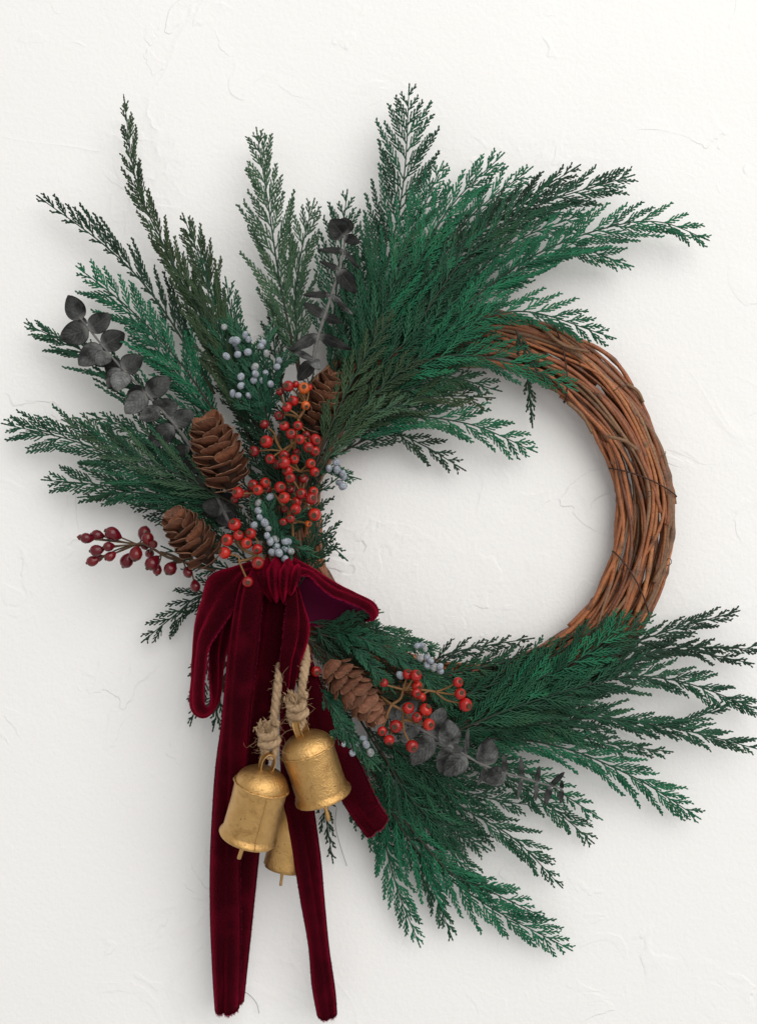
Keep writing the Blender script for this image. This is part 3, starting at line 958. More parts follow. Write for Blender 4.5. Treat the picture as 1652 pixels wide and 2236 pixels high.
for lab, grp, mt, rows in FILL:
    for pts, h in rows:
        _sd += 1
        sprig(lab, pts, h, 62, 62, mt, _sd, group=grp, ang=35, sub=32, spacing=16, slope=1.2, roll=random.Random(_sd).uniform(-20, 20))

# ------------------------------------------------------------------ juniper sprigs with frosted berries
def berry_template(name, mats, squash=1.0, neck=0.0, seg=14, rings=10):
    """unit berry, calyx end at +z; tip attribute rises to the calyx end"""
    prof = []
    for i in range(rings + 1):
        a = -math.pi / 2 + math.pi * i / rings
        r, z = math.cos(a), math.sin(a) * squash
        if neck and z < 0:
            r *= 1 - neck * (-math.sin(a)) ** 2 * 0.6
            z *= 1 + neck * 0.5
        if not neck and i >= rings - 1:
            z -= 0.10 * (i - rings + 2)
        prof.append((max(r, 0.01), z))
    V, Q = lathe(prof, seg)
    V = V * (1 + 0.035 * hashnoise(V, 3, 2.5))[:, None]
    tip = np.repeat(np.linspace(0, 1, rings + 1), seg)
    return make_mesh(name, V, [Q], mats, {'tip': tip})


def calyx_template():
    V, Q = lathe([(0.36, 0.84), (0.40, 0.93), (0.33, 1.0), (0.22, 0.93), (0.02, 0.90)], 10)
    V = V.copy()
    a = np.arctan2(V[:, 1], V[:, 0])
    V[:, 2] += 0.035 * np.sin(a * 5) * (np.hypot(V[:, 0], V[:, 1]) > 0.3)
    return make_mesh('calyx', V, [Q], M['calyx'])


BERRY = [berry_template('berry', M['berry'], 0.92), berry_template('berry', M['berry'], 0.97, seg=15)]
HIP = berry_template('rosehip', M['berry'], 1.0, neck=0.9)
JUN = berry_template('juniper_berry', M['bloom'], 1.18, seg=12, rings=8)
CALYX = calyx_template()


def Z5(x, y):
    return 447 + .1985 * x, 708 + .1985 * y


def Z6(x, y):
    return 447 + .1985 * x, 1006 + .1985 * y


def Z5b(x, y):
    return 655.7 + .2706 * x, 1304 + .2706 * y


def Z4(x, y):
    return .3338 * x, 670.7 + .3338 * y


def relax(items, gap=0.96):
    """items [x,y,r,h]: push overlapping berries apart in depth (nearer stays)"""
    it = sorted(items, key=lambda q: -q[3])
    for i in range(len(it)):
        for j in range(i):
            a, b = it[i], it[j]
            d = math.hypot(a[0] - b[0], a[1] - b[1]) * S
            need = (a[2] + b[2]) * S * gap
            if d < need:
                dz = math.sqrt(need * need - d * d) / HS
                if b[3] - a[3] < dz:
                    a[3] = b[3] - dz
    return it


def jberries(t, pts, h, rs, r=8.0):
    its = relax([[x, y, r * rs.uniform(.85, 1.15), h + rs.uniform(-.004, .004)] for x, y in pts])
    for x, y, rr, hh in its:
        p = at(x, y, hh) - base_of(t)
        dirn = unit(np.array([rs.uniform(-1, 1), -0.7, rs.uniform(-1, 1)]))
        s = rr * S * (D - hh) / D
        c = (0.34, 0.39, 0.45) if rs.rand() < .82 else (0.36, 0.33, 0.22)
        shared('juniper_berry', t, JUN, axes_matrix(p, dirn, (0.3, 0.1, 1), s, s * rs.uniform(.9, 1), s * rs.uniform(.95, 1.25)), c)


GJ = 'juniper sprigs with frosted blue berries'


def juniper(label, stems, berries, bh, seed):
    """stems: list of (pts, h, L, R); first one is the main thing, the rest add their pieces to it"""
    rs = np.random.RandomState(seed)
    root = None
    for k, (pts, h, L, Rr) in enumerate(stems):
        t = sprig(label, pts, h, L, Rr, 'juniper', seed * 7 + k, group=GJ, ang=34, spacing=6.5, sub=34, subsp=7.0, wid=3.9, bushy=0.8, t0=0.03, seg=6.0, grow=1.25, slope=1.9,
                  name='juniper_sprig', cat='juniper sprig', stem_r=2.6, fat=.45)
        if root is None:
            root = t
        else:
            dlt = t.location - root.location
            for ch in list(t.children):
                ch.parent = root
                ch.location = ch.location + dlt
            bpy.data.objects.remove(t)
    jberries(root, berries, bh - .008, rs)
    return root


juniper('juniper sprig thick with frosted blue berries above the largest cone',
        [([(590, 930), (560, 840), (535, 740)], (.07, .075, .07), 42, 46), ([(585, 900), (540, 850), (500, 790)], (.065, .075, .07), 34, 30), ([(590, 900), (600, 820), (640, 775)], (.065, .075, .07), 34, 30),
         ([(580, 880), (540, 760), (490, 690)], (.06, .068, .06), 34, 30), ([(580, 930), (560, 900), (520, 880)], (.07, .078, .075), 26, 26), ([(585, 860), (575, 770), (590, 715)], (.06, .068, .06), 26, 26)],
        [Z5(*q) for q in ((305, 175), (350, 175), (340, 215), (370, 250), (445, 115), (480, 165), (475, 305), (620, 240), (640, 200), (680, 320), (815, 395), (795, 465), (365, 330), (240, 350), (215, 30), (555, 470), (560, 545), (670, 535), (540, 615), (640, 620), (725, 655), (400, 575), (400, 675), (310, 760), (370, 780), (490, 780))], .088, 31)
juniper('small juniper twig with a frosted berry knot poking into the ring opening',
        [([(670, 1020), (710, 1025), (765, 1040)], (.065, .068, .065), 22, 22), ([(670, 1010), (700, 1000), (740, 990)], (.06, .06, .06), 16, 16)],
        [Z5(*q) for q in ((1450, 1520), (1365, 1585), (1455, 1600), (1515, 1640))] + [Z6(*q) for q in ((1525, 170), (1480, 240), (1520, 280))], .078, 32)
juniper('juniper sprig with frosted berries just above the velvet bow',
        [([(640, 1240), (600, 1170), (560, 1095)], (.085, .092, .088), 34, 34), ([(620, 1200), (590, 1130), (590, 1075)], (.08, .09, .088), 26, 26), ([(600, 1160), (640, 1190), (680, 1210)], (.08, .086, .08), 26, 26),
         ([(600, 1170), (630, 1140), (655, 1120)], (.08, .085, .08), 24, 24)],
        [Z6(*q) for q in ((590, 460), (720, 395), (590, 545), (605, 620), (545, 705), (660, 680), (700, 745), (685, 820), (720, 885), (780, 860), (885, 885), (920, 890), (790, 940), (885, 970), (740, 1005), (815, 1010), (950, 995), (880, 1075))], .104, 33)
juniper('long juniper sprig running right from the bow above the lower cone',
        [([(690, 1370), (780, 1390), (880, 1440), (985, 1530)], (.05, .075, .08, .075), 44, 48), ([(720, 1370), (800, 1370), (890, 1400), (950, 1420)], (.05, .07, .07), 34, 32), ([(720, 1375), (790, 1430), (850, 1500)], (.06, .08, .08), 30, 34),
         ([(700, 1380), (760, 1350), (815, 1340)], (.05, .07, .07), 24, 26)],
        [Z5b(*q) for q in ((940, 390), (975, 385), (1005, 415), (965, 490), (1020, 485), (1050, 510), (1020, 545), (1075, 565), (1125, 555), (1125, 590), (805, 628))], .094, 34)
juniper('juniper sprig drooping beside the right bell with frosted berries',
        [([(675, 1480), (715, 1530), (755, 1590), (820, 1670)], (.07, .085, .085, .075), 34, 34), ([(690, 1500), (735, 1520), (775, 1545)], (.07, .08, .08), 22, 22), ([(720, 1560), (735, 1600), (745, 1640)], (.075, .085, .085), 22, 22)],
        [Z5b(*q) for q in ((345, 1185), (390, 1195), (460, 1175), (505, 1140), (530, 1185), (415, 1255), (565, 1250))], .093, 35)


# ------------------------------------------------------------------ silver dollar eucalyptus
def eucalyptus(label, stem_pts, h, leaves, seed):
    """leaves: (base x,y, tip x,y, width, tone, depth offset of tip)"""
    rs = np.random.RandomState(seed)
    hh = np.interp(np.linspace(0, 1, len(stem_pts)), np.linspace(0, 1, len(h)), h)
    W = np.array([at(x, y, q) for (x, y), q in zip(stem_pts, hh)])
    P = spline(W, 60)
    t = thing('eucalyptus_stem', label, 'eucalyptus', P[0], 'eucalyptus stems with round charcoal leaves')
    r = S * np.linspace(4.2, 2.0, 60) * (1 + .12 * rs.normal(size=60))
    V, F = tube1(P, r, 7)
    part('stem', t, V, F, M['eucstem'])
    px = np.array([826 + p[0] / S * D / (D + p[1]) for p in P])
    py = np.array([1117.5 - p[2] / S * D / (D + p[1]) for p in P])
    for (bx, by, tx, ty, wd, tone, dh) in leaves:
        k = np.argmin((px - bx) ** 2 + (py - by) ** 2)
        hb = -P[k][1] / HS
        A = P[k] * 0.6 + at(bx, by, hb) * 0.4
        Bp = at(tx, ty, hb + dh)
        ax = Bp - A
        ln = np.linalg.norm(ax)
        ax = ax / ln
        nrm = np.array([rs.normal() * .15, -1.0, rs.normal() * .15])
        nrm = unit(nrm - ax * (nrm @ ax))
        sd = np.cross(ax, nrm)
        nu, nv = 13, 9
        u = np.linspace(0, 1, nu)[:, None]
        v = np.linspace(-1, 1, nv)[None, :]
        prof = np.power(np.sin(np.pi * np.clip(u, 0.0, 1) ** 0.80), 0.62) * (1 - 0.10 * u) * 0.5
        prof = np.maximum(prof, 0.02)
        wpx = wd * S * (1.08 if seed == 51 else 0.96)
        fold = rs.uniform(0.05, 0.22)
        curl = rs.uniform(-0.12, 0.16)
        X = prof * wpx * v
        Zc = fold * np.abs(v) * prof * wpx + curl * ln * (u - .5) ** 2 + 0.010 * ln * np.sin(v * 5 + u * 9 + seed) - 0.05 * ln * (v ** 2) * u
        G = A + u[..., None] * ln * ax + X[..., None] * sd + Zc[..., None] * nrm
        V, F, mi = sheet(G, 0.00045)
        uu = np.broadcast_to(u, (nu, nv)).ravel()
        vv = np.broadcast_to(v, (nu, nv)).ravel()
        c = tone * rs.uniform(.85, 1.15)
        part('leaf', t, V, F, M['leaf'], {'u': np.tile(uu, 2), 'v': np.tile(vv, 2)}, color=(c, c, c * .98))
    return t


eucalyptus('grey eucalyptus stem with round leaves slanting up left of the largest cone',
           [(500, 1140), (455, 1045), (400, 950), (330, 870), (250, 785), (172, 690)], (.055, .06, .06, .05),
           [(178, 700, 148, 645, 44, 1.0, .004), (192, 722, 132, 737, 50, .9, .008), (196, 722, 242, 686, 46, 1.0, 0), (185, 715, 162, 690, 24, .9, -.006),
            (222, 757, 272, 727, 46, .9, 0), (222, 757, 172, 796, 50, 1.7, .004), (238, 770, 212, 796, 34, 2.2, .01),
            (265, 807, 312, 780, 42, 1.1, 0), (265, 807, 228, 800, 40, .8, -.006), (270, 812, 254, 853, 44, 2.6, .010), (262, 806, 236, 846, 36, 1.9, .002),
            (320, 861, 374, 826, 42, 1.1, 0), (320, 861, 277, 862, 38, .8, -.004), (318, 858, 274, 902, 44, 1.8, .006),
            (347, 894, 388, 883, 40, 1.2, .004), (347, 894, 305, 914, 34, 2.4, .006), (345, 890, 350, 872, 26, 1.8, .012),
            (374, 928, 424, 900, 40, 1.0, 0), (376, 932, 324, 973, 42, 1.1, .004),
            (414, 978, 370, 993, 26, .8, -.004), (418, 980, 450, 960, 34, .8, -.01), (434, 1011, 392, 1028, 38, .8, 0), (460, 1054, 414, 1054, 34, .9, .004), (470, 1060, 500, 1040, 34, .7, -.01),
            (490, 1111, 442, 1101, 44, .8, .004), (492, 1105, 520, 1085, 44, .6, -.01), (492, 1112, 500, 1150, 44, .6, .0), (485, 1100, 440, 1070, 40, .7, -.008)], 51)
eucalyptus('dark eucalyptus stem with edge-on leaves standing upright among the upper cedar',
           [(682, 815), (688, 760), (705, 700), (728, 630), (748, 560), (752, 512)], (.085, .098, .10, .095),
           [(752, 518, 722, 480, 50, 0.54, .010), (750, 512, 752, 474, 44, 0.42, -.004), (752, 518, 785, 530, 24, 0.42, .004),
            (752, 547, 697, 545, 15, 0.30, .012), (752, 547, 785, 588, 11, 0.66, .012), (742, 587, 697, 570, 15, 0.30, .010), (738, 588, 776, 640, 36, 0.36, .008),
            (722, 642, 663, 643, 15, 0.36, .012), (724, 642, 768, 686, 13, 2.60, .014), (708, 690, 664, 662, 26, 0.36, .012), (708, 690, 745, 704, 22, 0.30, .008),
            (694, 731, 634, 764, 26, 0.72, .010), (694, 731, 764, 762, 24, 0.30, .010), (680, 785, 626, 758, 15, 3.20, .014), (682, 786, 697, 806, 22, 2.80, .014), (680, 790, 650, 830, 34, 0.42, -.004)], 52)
eucalyptus('charcoal eucalyptus stem with round leaves below the lower red berries',
           [(850, 1560), (915, 1590), (985, 1630), (1060, 1672), (1140, 1698), (1226, 1722)], (.07, .085, .08, .06),
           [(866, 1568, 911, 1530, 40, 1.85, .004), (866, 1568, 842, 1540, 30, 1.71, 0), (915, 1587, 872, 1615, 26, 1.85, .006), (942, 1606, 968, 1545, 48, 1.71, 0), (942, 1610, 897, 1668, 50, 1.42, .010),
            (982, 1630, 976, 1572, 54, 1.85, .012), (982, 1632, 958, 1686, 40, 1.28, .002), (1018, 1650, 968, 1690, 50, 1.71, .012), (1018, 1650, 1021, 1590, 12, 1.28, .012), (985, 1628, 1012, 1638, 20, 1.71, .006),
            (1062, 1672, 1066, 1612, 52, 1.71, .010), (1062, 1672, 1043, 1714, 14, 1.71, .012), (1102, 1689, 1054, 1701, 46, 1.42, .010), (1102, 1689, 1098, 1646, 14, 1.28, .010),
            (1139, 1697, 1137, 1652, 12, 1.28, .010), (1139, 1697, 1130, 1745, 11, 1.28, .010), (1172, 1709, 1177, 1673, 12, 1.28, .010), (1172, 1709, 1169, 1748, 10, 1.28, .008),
            (1199, 1719, 1231, 1686, 15, 1.28, .008), (1199, 1719, 1189, 1757, 16, 1.14, .008), (1224, 1722, 1226, 1704, 10, 1.28, .004), (1224, 1722, 1223, 1753, 12, 1.14, .006)], 53)


# ------------------------------------------------------------------ pine cones
def scale_template(seed):
    rs = np.random.RandomState(seed)
    nu, nv = 8, 9
    u = np.linspace(0, 1, nu)[:, None]
    v = np.linspace(-1, 1, nv)[None, :]
    width = 0.5 * (0.34 + 0.66 * np.sin(np.clip(u * 1.25, 0, 1) * np.pi / 2) ** 1.2) * np.sqrt(np.clip(1 - np.clip((u - 0.50) / 0.62, 0, 1) ** 2.4, 0.02, 1))
    jag = 0.045 * rs.normal(size=(1, nv)) * (u > 0.8)
    X = width * v
    Y = u * (1 - 0.16 * np.abs(v) ** 2.2 * u) + jag
    Z = 0.34 * (width * v) ** 2 * 2.0 + 0.20 * u ** 2 + 0.02 * np.sin(v * 4 + seed) * u
    G = np.stack([X, Y, Z + 0 * Y], -1)
    V, F, _ = sheet(G, 0.034)
    uu = np.tile(np.broadcast_to(u, (nu, nv)).ravel(), 2)
    vv = np.tile(np.broadcast_to(v, (nu, nv)).ravel(), 2)
    return make_mesh('scale', V, F, M['scale'], {'u': uu, 'v': vv})


SCALES = [scale_template(s) for s in (1, 2, 3, 4)]


def cone(label, tip, base, ht, hb, width, n, seed, openness=1.0, tint=(1, 1, 1)):
    """tip and base in photo units; scales open towards the tip"""
    rs = np.random.RandomState(seed)
    A, Bp = at(*base, hb), at(*tip, ht)
    ax = Bp - A
    ln = np.linalg.norm(ax)
    ax = ax / ln
    ref = unit(np.array([0, -1.0, 0]) - ax * (-ax[1]))
    oth = np.cross(ax, ref)
    rmax = width * 0.5 * S * 0.92
    t = thing('pine_cone', label, 'pine cone', A, 'brown pine cones')
    z = np.linspace(0, 1, 16)
    pr = np.sin(np.pi * np.clip(z * 0.86 + 0.14, 0, 1)) ** 0.8
    V, F = tube1(A + (z * ln * 0.92)[:, None] * ax, rmax * 0.42 * pr + 1e-4, 10)
    part('core', t, V, F, M['core'])
    for i in range(n):
        q = (i + 0.5) / n
        zz = 0.03 + 0.86 * q ** 0.95
        prof = math.sin(math.pi * min(1, 0.24 + 0.76 * zz)) ** 0.60 if zz > 0.34 else 0.80 + 0.20 * math.sin(zz / 0.34 * math.pi / 2)
        prof = max(prof, 0.20)
        rr = rmax * prof
        phi = i * 2.39996 + rs.normal() * 0.05
        rad = math.cos(phi) * ref + math.sin(phi) * oth
        tilt = R(np.interp(zz, [0, .2, .55, 0.85, 1], [86, 72, 58, 44, 22]) * openness + rs.normal() * 7)
        Y = math.sin(tilt) * rad + math.cos(tilt) * ax           # outwards and forwards
        Zv = unit(-math.cos(tilt) * rad + math.sin(tilt) * ax)   # inner face looks to the axis
        X = np.cross(Y, Zv)
        L = rr * 0.82 / max(0.45, math.sin(tilt) + 0.25)
        L = min(L, rmax * 1.05) * 1.14
        Wd = rmax * (0.68 + 0.44 * prof) * rs.uniform(.92, 1.08)
        p = (A - np.array(t.location)) + ax * (zz * ln - L * math.cos(tilt) * 0.35) + rad * rr * 0.26
        Mx = np.eye(4)
        Mx[:3, 0], Mx[:3, 1], Mx[:3, 2], Mx[:3, 3] = X * Wd, Y * L, Zv * L * 0.9, p
        c = rs.uniform(0.6, 1.25)
        shared('scale', t, SCALES[i % 4], Matrix(Mx.tolist()), tuple(np.array(tint) * c))
    return t


cone('largest open brown cone left of the red berries', (443, 898), (508, 1068), .105, .070, 127, 38, 61, .96, (1.05, .93, .90))
cone('smaller brown cone beside the burgundy rosehips', (368, 1113), (462, 1228), .095, .062, 108, 32, 62, .98, (1.0, .90, .88))
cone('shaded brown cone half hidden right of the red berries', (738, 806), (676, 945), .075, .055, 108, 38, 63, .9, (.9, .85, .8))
cone('closed pinkish brown cone lying below the bow on the right', (836, 1580), (716, 1444), .085, .075, 106, 40, 64, .84, (1.05, 1.0, 1.04))


# ------------------------------------------------------------------ red berry sprays
def spray(name, label, cat, base, bh, joints, berries, seed, group, kind='berry'):
    """joints: (x,y,h, index of the joint it grows from or -1 for the base); berries: (x,y,r,dark,joint)"""
    rs = np.random.RandomState(seed)
    B0 = at(*base, bh)
    t = thing(name, label, cat, B0, group)
    smat = M['stalk'] if kind == 'berry' else M['stalkdark']
    J = [at(x, y, h) for x, y, h, _ in joints]
    for k, (x, y, h, par) in enumerate(joints):
        a = B0 if par < 0 else J[par]
        mid = (a + J[k]) / 2 + rs.normal(size=3) * 0.0012
        P = spline([a, mid, J[k]], 12)
        V, F = tube1(P, S * np.linspace(3.0, 2.6, 12), 6)
        part('stalk', t, V, F, smat)
    its = relax([[x, y, r, h, c] for (x, y, r, h, c) in berries])
    for x, y, r, h, c in its:
        p = at(x, y, h)
        d = [np.linalg.norm(j - p) + 0.6 * abs(j[1] - p[1]) for j in J]
        j = J[int(np.argmin(d))]
        out = unit(p - j)
        face = unit(out * (0.75 if kind == 'berry' else 1.2) + np.array([0, -0.75 if kind == 'berry' else -.15, 0]) + rs.normal(size=3) * (0.30 if kind == 'berry' else .15))
        s = r * S * (D - h) / D * ((1.06 * rs.uniform(.9, 1.1)) if kind == 'berry' else 0.86)
        foot = p - face * s * 0.9
        mid = (j + foot) / 2 - face * s * 0.5 + rs.normal(size=3) * 0.001
        P = spline([j, mid, foot], 12)
        V, F = tube1(P, S * (np.linspace(2.0, 1.9, 12) if kind == 'berry' else np.linspace(1.5, 1.8, 12)), 6)
        part('stalk', t, V, F, smat)
        if kind == 'berry':
            col = [(0.38, 0.007, 0.005), (0.27, 0.005, 0.005), (0.44, 0.016, 0.006), (0.34, 0.006, 0.005)][rs.randint(4)]
            if c == 'd':
                col = (0.17, 0.004, 0.006)
            if c == 'o':
                col = (0.58, 0.11, 0.014)
            b = shared('berry', t, BERRY[rs.randint(2)], axes_matrix(p - np.array(t.location), face, (0.2, 0.1, 1), s, s, s * rs.uniform(.93, 1.05)), col)
        else:
            col = (0.085, 0.0022, 0.008) if rs.rand() < .8 else (0.13, 0.005, 0.008)
            b = shared('rosehip', t, HIP, axes_matrix(p - np.array(t.location), face, (0.2, 0.1, 1), s, s, s * 1.08), col)
        cx = bpy.data.objects.new('calyx', CALYX)
        C.objects.link(cx)
        cx.parent = b
        if kind != 'berry':
            cx.scale = (.7, .7, 1.12)
    return t


def bl(fn, rows, sc, h0):
    out = []
    for q in rows:
        x, y = fn(q[0], q[1])
        c = q[3] if len(q) > 3 else ''
        out.append((x, y, q[2] * sc, h0 + (-.012 if c == 'd' else 0.0) + (q[4] if len(q) > 4 else 0), c))
    return out


GB = 'sprays of red berries on tan stalks'
spray('berry_spray', 'upper spray of red and orange berries in front of the half hidden cone', 'red berries', (640, 1010), .07,
      [(652, 913, .088, -1), (622, 905, .08, 0), (668, 880, .085, 0)],
      bl(Z5, [(920, 680, 60), (1000, 660, 38, '', -.006), (1090, 700, 60, 'o'), (1145, 690, 44, '', -.006), (825, 740, 46, 'd', .006), (975, 840, 58), (905, 910, 58, '', .004), (1110, 890, 52, 'o'), (815, 1005, 55, 'd', .004)], .1985, .098), 71, GB)
spray('berry_spray', 'dense middle spray of red berries right of the largest cone', 'red berries', (630, 1060), .07,
      [(616, 985, .088, -1), (637, 972, .09, 0), (600, 950, .085, 0), (668, 950, .09, 0), (655, 1030, .09, 0)],
      bl(Z5, [(875, 1118, 60), (1025, 1115, 58), (950, 1205, 55, '', .003), (1050, 1265, 60, '', .006), (1115, 1215, 47, 'd', .004), (1215, 1265, 60), (1140, 1350, 55, '', .003), (1210, 1390, 50), (680, 1290, 66), (655, 1100, 48, 'd'), (545, 1395, 58, 'd', .006), (720, 1480, 60, '', .002), (875, 1440, 52, '', -.003), (985, 1485, 52), (875, 1520, 65, '', .008), (1010, 1410, 46, 'd'), (800, 1540, 50, 'd'), (910, 1610, 54), (1165, 1530, 52), (1205, 1620, 52)], .1985, .102), 72, GB)
spray('berry_spray', 'lower middle spray of red berries under the dense one', 'red berries', (640, 1180), .07,
      [(630, 1120, .085, -1), (592, 1070, .088, 0), (655, 1090, .088, 0), (648, 1140, .085, 0)],
      bl(Z6, [(365, 350, 70, '', .004), (330, 420, 42, 'd', .006), (535, 265, 65), (585, 320, 60, '', .006), (665, 240, 62), (830, 290, 65, '', .002), (875, 405, 62, '', .006), (940, 185, 56, '', .004), (945, 310, 52, 'd'), (1085, 195, 58, 'd', .006), (1065, 360, 62), (1195, 335, 55), (1175, 415, 62, '', .004), (1010, 450, 55), (1000, 530, 55, '', .003), (880, 530, 42, 'd'), (1210, 590, 65), (945, 635, 48), (865, 670, 38), (1140, 690, 40, 'o', -.006), (465, 360, 46, 'd'), (690, 310, 46, 'd')], .1985, .102), 73, GB)
spray('berry_spray', 'loose spray of red berries with one hanging over the velvet bow', 'red berries', (590, 1230), .08,
      [(560, 1212, .095, -1), (528, 1198, .098, 0), (522, 1225, .102, 0), (565, 1190, .095, 0)],
      bl(Z6, [(330, 700, 70), (250, 870, 70), (370, 820, 58, '', .003), (505, 800, 65), (460, 905, 62, '', .003), (220, 1010, 65), (580, 970, 58), (585, 1125, 75, '', .006), (475, 1330, 65, '', .016)], .1985, .106), 74, GB)
spray('berry_spray', 'spread spray of red berries right of the lower cone', 'red berries', (830, 1520), .07,
      [(855, 1538, .088, -1), (880, 1505, .092, 0), (900, 1575, .092, 0), (950, 1510, .088, 1), (880, 1572, .094, 2), (840, 1575, .088, 0)],
      bl(Z5b, [(675, 690, 36), (865, 620, 45, '', -.003), (930, 630, 47), (940, 715, 46, '', -.005), (935, 770, 42), (975, 805, 38, '', -.004), (870, 893, 50), (1010, 905, 50), (940, 965, 45), (770, 1040, 55), (1035, 1025, 50, '', .008), (660, 1078, 38), (715, 1150, 46), (900, 1200, 48, '', .012), (1270, 685, 42), (1288, 778, 45), (1330, 865, 50)], .2706, .104), 75, GB)
spray('berry_spray', 'single small red berry tucked beside the jute cord', 'red berries', (650, 1452), .07,
      [(668, 1459, .08, -1)], bl(Z5b, [(125, 597, 40)], .2706, .086), 76, GB)
spray('rosehip_spray', 'spray of burgundy rosehips sticking out at left below the cones', 'rosehips', (470, 1245), .055,
      [(400, 1225, .06, -1), (330, 1195, .062, 0), (300, 1188, .062, 1), (350, 1205, .06, 0), (385, 1225, .058, 0)],
      bl(Z4, [(565, 1510, 42), (530, 1505, 24, '', -.006), (635, 1490, 42), (735, 1480, 54), (630, 1590, 45), (710, 1565, 38, '', .004), (605, 1660, 42), (645, 1640, 30, '', -.006), (720, 1630, 38), (945, 1475, 50, '', -.004), (968, 1512, 47), (1005, 1550, 33, '', .004), (890, 1615, 52), (830, 1660, 52), (995, 1675, 54), (950, 1560, 32, '', -.008), (1030, 1720, 36, '', -.008), (1115, 1710, 50), (1230, 1735, 38), (980, 1610, 36, '', -.008), (1279, 1826, 40, '', -.006)], .3338, .068), 77, None, 'hip')


# ------------------------------------------------------------------ velvet bow
def fringe(parent, E, Ein, rs, every=1.4, length=5.0, both=False):
    """loose threads along an edge; E edge points (n,3), Ein points just inside"""
    n = max(8, int(np.linalg.norm(np.diff(E, axis=0), axis=1).sum() / (every * S)))
    q = np.sort(rs.uniform(0, len(E) - 1, n))
    i = np.clip(q.astype(int), 0, len(E) - 2)
    f = (q - i)[:, None]
    P0 = E[i] * (1 - f) + E[i + 1] * f
    Pi = Ein[i] * (1 - f) + Ein[i + 1] * f
    out = unit(P0 - Pi)
    tan = unit(E[i + 1] - E[i])
    L = S * length * rs.uniform(0.35, 1.3, n)[:, None]
    d = unit(out + tan * rs.normal(size=(n, 1)) * 0.55 + rs.normal(size=(n, 3)) * 0.25)
    mid = P0 + d * L * 0.55
    tip = P0 + d * L + rs.normal(size=(n, 3)) * L * 0.22
    P = np.stack([P0 - out * S * 1.0, mid, tip], 1)
    Rr = np.broadcast_to(np.array([0.55, 0.5, 0.25]) * S, (n, 3))
    V, Q = tubes(P, Rr, np.broadcast_to([0, -1.0, 0.01], (n, 3)), 1.0, 3)
    part('fringe', parent, V, [Q], M['fringe'], kind='stuff')


def ribbon(t, name, A, Bv, seed, n=90, m=15, bulge=0.0, pleat=0.0, pf=3.0, fr=(5, 5), end=0.0, flip=False, wob=0.0006, label=None):
    rs = np.random.RandomState(seed)
    A = spline([at(*p) for p in A], n)
    Bv = spline([at(*p) for p in Bv], n)
    v = np.linspace(0, 1, m)[None, :, None]
    G = A[:, None, :] * (1 - v) + Bv[:, None, :] * v
    du = np.gradient(G, axis=0)
    dv = np.gradient(G, axis=1)
    nr = unit(np.cross(du, dv))
    if nr[n // 3, m // 2, 1] > 0:
        nr = -nr
        rev = True
    else:
        rev = False
    prof = 1 - np.abs(2 * v - 1) ** 3
    u = np.linspace(0, 1, n)[:, None, None]
    cr = 0.28 + 0.44 * rs.rand()
    off = bulge * prof - 0.45 * bulge * np.exp(-((v - cr - 0.12 * np.sin(u * 5 + seed)) / 0.10) ** 2) * (0.4 + 0.6 * np.sin(u * 7 + seed) ** 2) + pleat * np.sin(v * 2 * np.pi * pf + 2.0 * np.sin(u * 4 + seed) + seed) * (0.35 + 0.65 * prof)
    off = off + wob * (hashnoise(G, seed, 45) + 0.5 * hashnoise(G, seed + 5, 130))[..., None]
    G = G + nr * off
    if rev != flip:
        G = G[:, ::-1]
    V, F, mi = sheet(G, 0.0011)
    s = np.concatenate([[0], np.cumsum(np.linalg.norm(np.diff(G[:, m // 2], axis=0), axis=1))])
    uu = np.broadcast_to(s[:, None], (n, m)).ravel()
    vv = np.broadcast_to(np.linspace(-1, 1, m)[None], (n, m)).ravel()
    o = part(name, t, V, F, [M['velvet'], M['satin']], {'u': np.tile(uu, 2), 'v': np.tile(vv, 2)}, midx=mi, label=label)
    fringe(o, G[:, 0], G[:, 1], rs, 0.65 if fr[0] < 4 else 1.1, fr[0])
    fringe(o, G[:, -1], G[:, -2], rs, 0.65 if fr[1] < 4 else 1.1, fr[1])
    if end:
        fringe(o, G[-1], G[-2], rs, 0.5, end)
    return o


bow = thing('velvet_bow', 'burgundy velvet ribbon bow with long tails tied at lower left of wreath', 'bow', at(600, 1250, .08))
ribbon(bow, 'ribbon_loop', [(590, 1256, .092), (545, 1262, .102), (528, 1295, .105), (505, 1338, .107), (476, 1380, .108), (456, 1418, .107), (447, 1485, .103), (446, 1528, .099), (453, 1545, .095), (460, 1528, .090), (457, 1485, .087), (458, 1420, .084), (474, 1350, .080), (530, 1285, .078)],
       [(590, 1222, .066), (494, 1242, .074), (456, 1261, .074), (441, 1309, .074), (431, 1345, .073), (426, 1400, .071), (424, 1485, .069), (421, 1540, .067), (444, 1564, .064), (474, 1535, .060), (482, 1485, .058), (495, 1420, .058), (530, 1345, .058), (580, 1285, .062)], 81, n=130, bulge=.005, fr=(10, 2.5), label='drooping left loop of the bow')
ribbon(bow, 'ribbon_loop', [(606, 1232, .068), (638, 1219, .075), (666, 1233, .080), (724, 1269, .082), (783, 1300, .080), (812, 1314, .075), (823, 1331, .066), (814, 1342, .060), (790, 1325, .057), (754, 1298, .057), (700, 1268, .058), (630, 1245, .062)],
       [(600, 1268, .098), (640, 1262, .105), (672, 1258, .109), (697, 1280, .109), (724, 1301, .108), (756, 1313, .105), (795, 1331, .097), (809, 1346, .084), (796, 1358, .070), (754, 1364, .064), (705, 1367, .062), (630, 1362, .068)], 82, n=130, bulge=.003, fr=(2.5, 10), label='open right loop of the bow')
